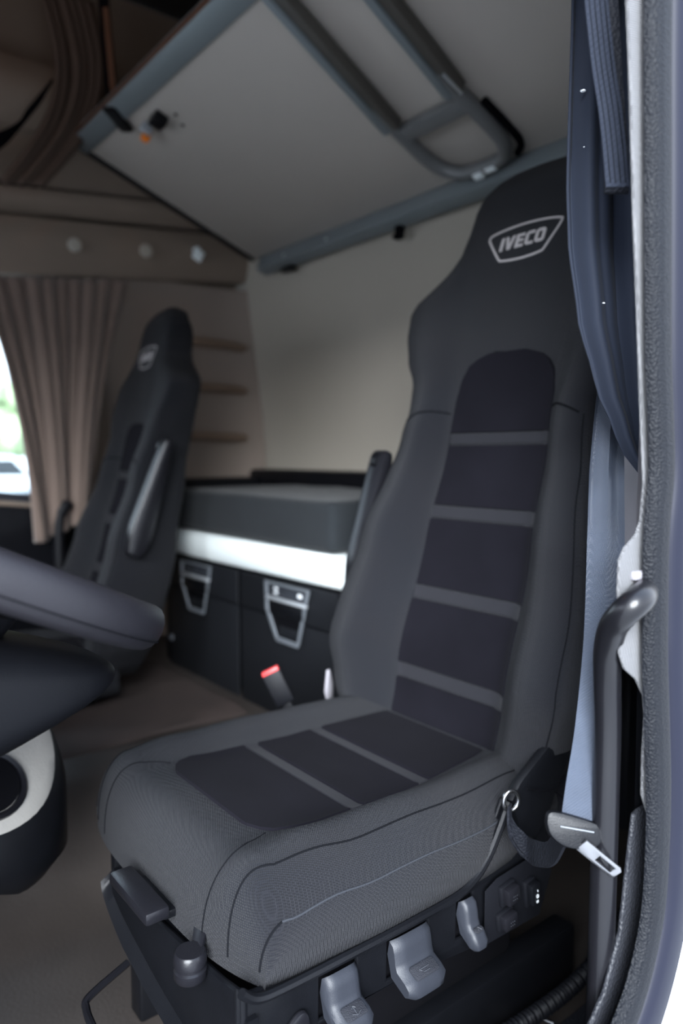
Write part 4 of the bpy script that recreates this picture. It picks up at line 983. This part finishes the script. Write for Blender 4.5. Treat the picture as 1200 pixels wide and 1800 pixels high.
# ---------------------------------------------------------------- brown curtains
def pleated(top_pts, bot_pts, n, nz, amp, m, waves, seed=0, pinch=1.0, sag=None):
    rows = []
    for i in range(nz + 1):
        t = i / nz; row = []
        for j in range(n + 1):
            s = j / n
            a = Vector(top_pts[0]).lerp(Vector(top_pts[1]), s); b = Vector(bot_pts[0]).lerp(Vector(bot_pts[1]), s)
            p = a.lerp(b, t)
            if sag: p += Vector(sag(s, t))
            ph = s * waves * 2 * PI + 0.9 * math.sin(s * 9 + seed) + 0.5 * math.sin(t * 4 + s * 5)
            A = amp * (0.35 + 0.5 * min(1, t * 3) + 0.35 * t) * (0.75 + 0.35 * math.sin(s * 17 + seed))
            p += Vector((-math.sin(ph) * A, math.cos(ph) * A * 0.5, 0))
            row.append(p)
        rows.append(row)
    mb = MB(); mb.grid(rows); return mb
def sagf(s, t): return (0, -0.035 * (1 - s) * math.sin(PI * t * 0.8) * 1.0 + 0.02 * s * math.sin(PI * t), 0)
mb = pleated([(2.80, -0.63, 1.582), (2.80, -1.165, 1.645)], [(2.79, -0.775, 0.655), (2.79, -0.985, 0.735)], 240, 40, 0.036, None, 10, 1.3, sag=sagf)
o = obj('window_curtain', mb, M['curtain_brown'], label='brown pleated curtain gathered beside the passenger window', cat='curtain', angle=180)
md = o.modifiers.new('thick', 'SOLIDIFY'); md.thickness = 0.002
def sag2(s, t): return (0, 0.10 * math.sin(PI * t) * 0.2, 0)
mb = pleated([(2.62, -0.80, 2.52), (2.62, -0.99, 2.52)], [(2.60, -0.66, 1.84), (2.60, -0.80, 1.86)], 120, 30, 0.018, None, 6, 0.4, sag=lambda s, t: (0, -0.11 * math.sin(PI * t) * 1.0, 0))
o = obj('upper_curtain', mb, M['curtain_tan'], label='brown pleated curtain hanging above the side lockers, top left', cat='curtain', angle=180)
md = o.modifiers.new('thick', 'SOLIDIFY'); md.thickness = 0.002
mb = MB(); mb.ribbon(catmull([(2.60, -0.40, 1.88), (2.60, -0.60, 1.93), (2.60, -0.72, 2.03), (2.60, -0.79, 2.15)], 6), Vector((0.2, 0.7, -1)), 0.14, 0.01)
obj('curtain_inside', mb, M['dark'], label='black band added for the dark inside of the upper brown curtain', cat='curtain inside')  # black band added for the dark inside of the curtain
# passenger grab knob by the window
mb = MB(); mb.tube(catmull([(2.76, -0.86, 0.50), (2.76, -0.86, 0.68), (2.76, -0.87, 0.76), (2.76, -0.90, 0.80)], 5), [0.02] * 10 + [0.024] * 4 + [0.022, 0.012], 12)
obj('belt_guide', mb, M['plastic_soft'], label='black upright belt guide at the curtain bottom by the passenger seat', cat='belt guide')

# warm ceiling lamp above the bunk's front corner (gives the orange tint on the left)
lampm = mat('warm_lamp_lens', (0.9, 0.6, 0.3, 1), 0.4, emit=(1.0, 0.5, 0.18, 1))
mb = MB(); mb.lathe([(0.001, 0), (0.05, 0), (0.05, 0.02), (0.001, 0.025)], (1.9, -0.15, 2.75), (0, 0, -1), 20)
obj('ceiling_lamp', mb, lampm, label='round warm ceiling lamp above the aisle', cat='lamp')
ld = bpy.data.lights.new('warm_lamp', 'POINT'); ld.energy = 0.7; ld.color = (1.0, 0.50, 0.20); ld.shadow_soft_size = 0.05
lo = bpy.data.objects.new('warm_lamp', ld); lo.location = (1.9, -0.15, 2.66); C.objects.link(lo)

# ================================================================ OUTSIDE
mb = MB(); mb.box((0, 0, -1.25), (160, 160, 0.1)); struct('ground', mb, M['ground'])
def car(name, loc, rz, L, H, m, label, group):
    root = empty(name, loc, label, 'car', group); off = Vector(loc); R_ = Matrix.Rotation(rz, 3, 'Z')
    prof = [(-L / 2, 0.35), (-L / 2, 0.9 * H * 0.62), (-L * 0.42, H * 0.66), (-L * 0.30, H * 0.97), (-L * 0.1, H), (L * 0.12, H * 0.98), (L * 0.28, H * 0.68), (L * 0.47, H * 0.58), (L / 2, H * 0.42), (L / 2, 0.3)]
    mb = MB(); mb.plate(prof, off - R_ @ Vector((0, -0.85, 0)), R_ @ Vector((1, 0, 0)), (0, 0, 1), 1.7, 0.08); obj('car_body', mb, m, root)
    mb = MB(); mb.plate([(-L * 0.38, H * 0.67), (-L * 0.28, H * 0.92), (L * 0.10, H * 0.92), (L * 0.24, H * 0.69)], off - R_ @ Vector((0, -0.86, 0)), R_ @ Vector((1, 0, 0)), (0, 0, 1), 1.72, 0.01); obj('side_glass', mb, M['car_glass'], root)
    for sx in (-0.3, 0.3):
        for sy in (-0.8, 0.8):
            mb = MB(); mb.lathe([(0.001, -0.1), (0.3, -0.1), (0.33, -0.06), (0.33, 0.06), (0.3, 0.1), (0.001, 0.1)], off + R_ @ Vector((sx * L, sy, 0.33)), R_ @ Vector((0, 1, 0)), 20); obj('wheel', mb, M['rubber_smooth'], root)
car('parked_car', (17.5, -3.9, -1.2), 1.9, 4.3, 1.5, M['car_silver'], 'silver parked car seen through the passenger window, lower one', 'cars outside the window')
car('parked_van', (27, -5.2, -1.2), 1.7, 5.2, 2.2, M['body_white'], 'white parked van seen through the passenger window behind the silver car', 'cars outside the window')
tree = empty('tree', (40, -8, -1.2), 'leafy green tree seen far beyond the passenger window', 'tree')
mb = MB(); mb.tube([(40, -8, -1.2), (40.1, -8, 1.0), (40, -8.1, 2.5)], [0.3, 0.22, 0.15], 8); obj('trunk', mb, M['bark'], tree)
mb = MB()
for i in range(26):
    b = bmesh.new(); bmesh.ops.create_icosphere(b, subdivisions=2, radius=random.uniform(0.7, 1.3))
    cpt = Vector((40 + random.uniform(-1.8, 1.8), -8 + random.uniform(-2.5, 2.5), 2.6 + random.uniform(-1.5, 2.0)))
    for v in b.verts: v.co = v.co * (1 + 0.35 * noise.noise(v.co * 2 + cpt)) + cpt
    mb.merge(b)
obj('crown', mb, M['leaf'], tree)
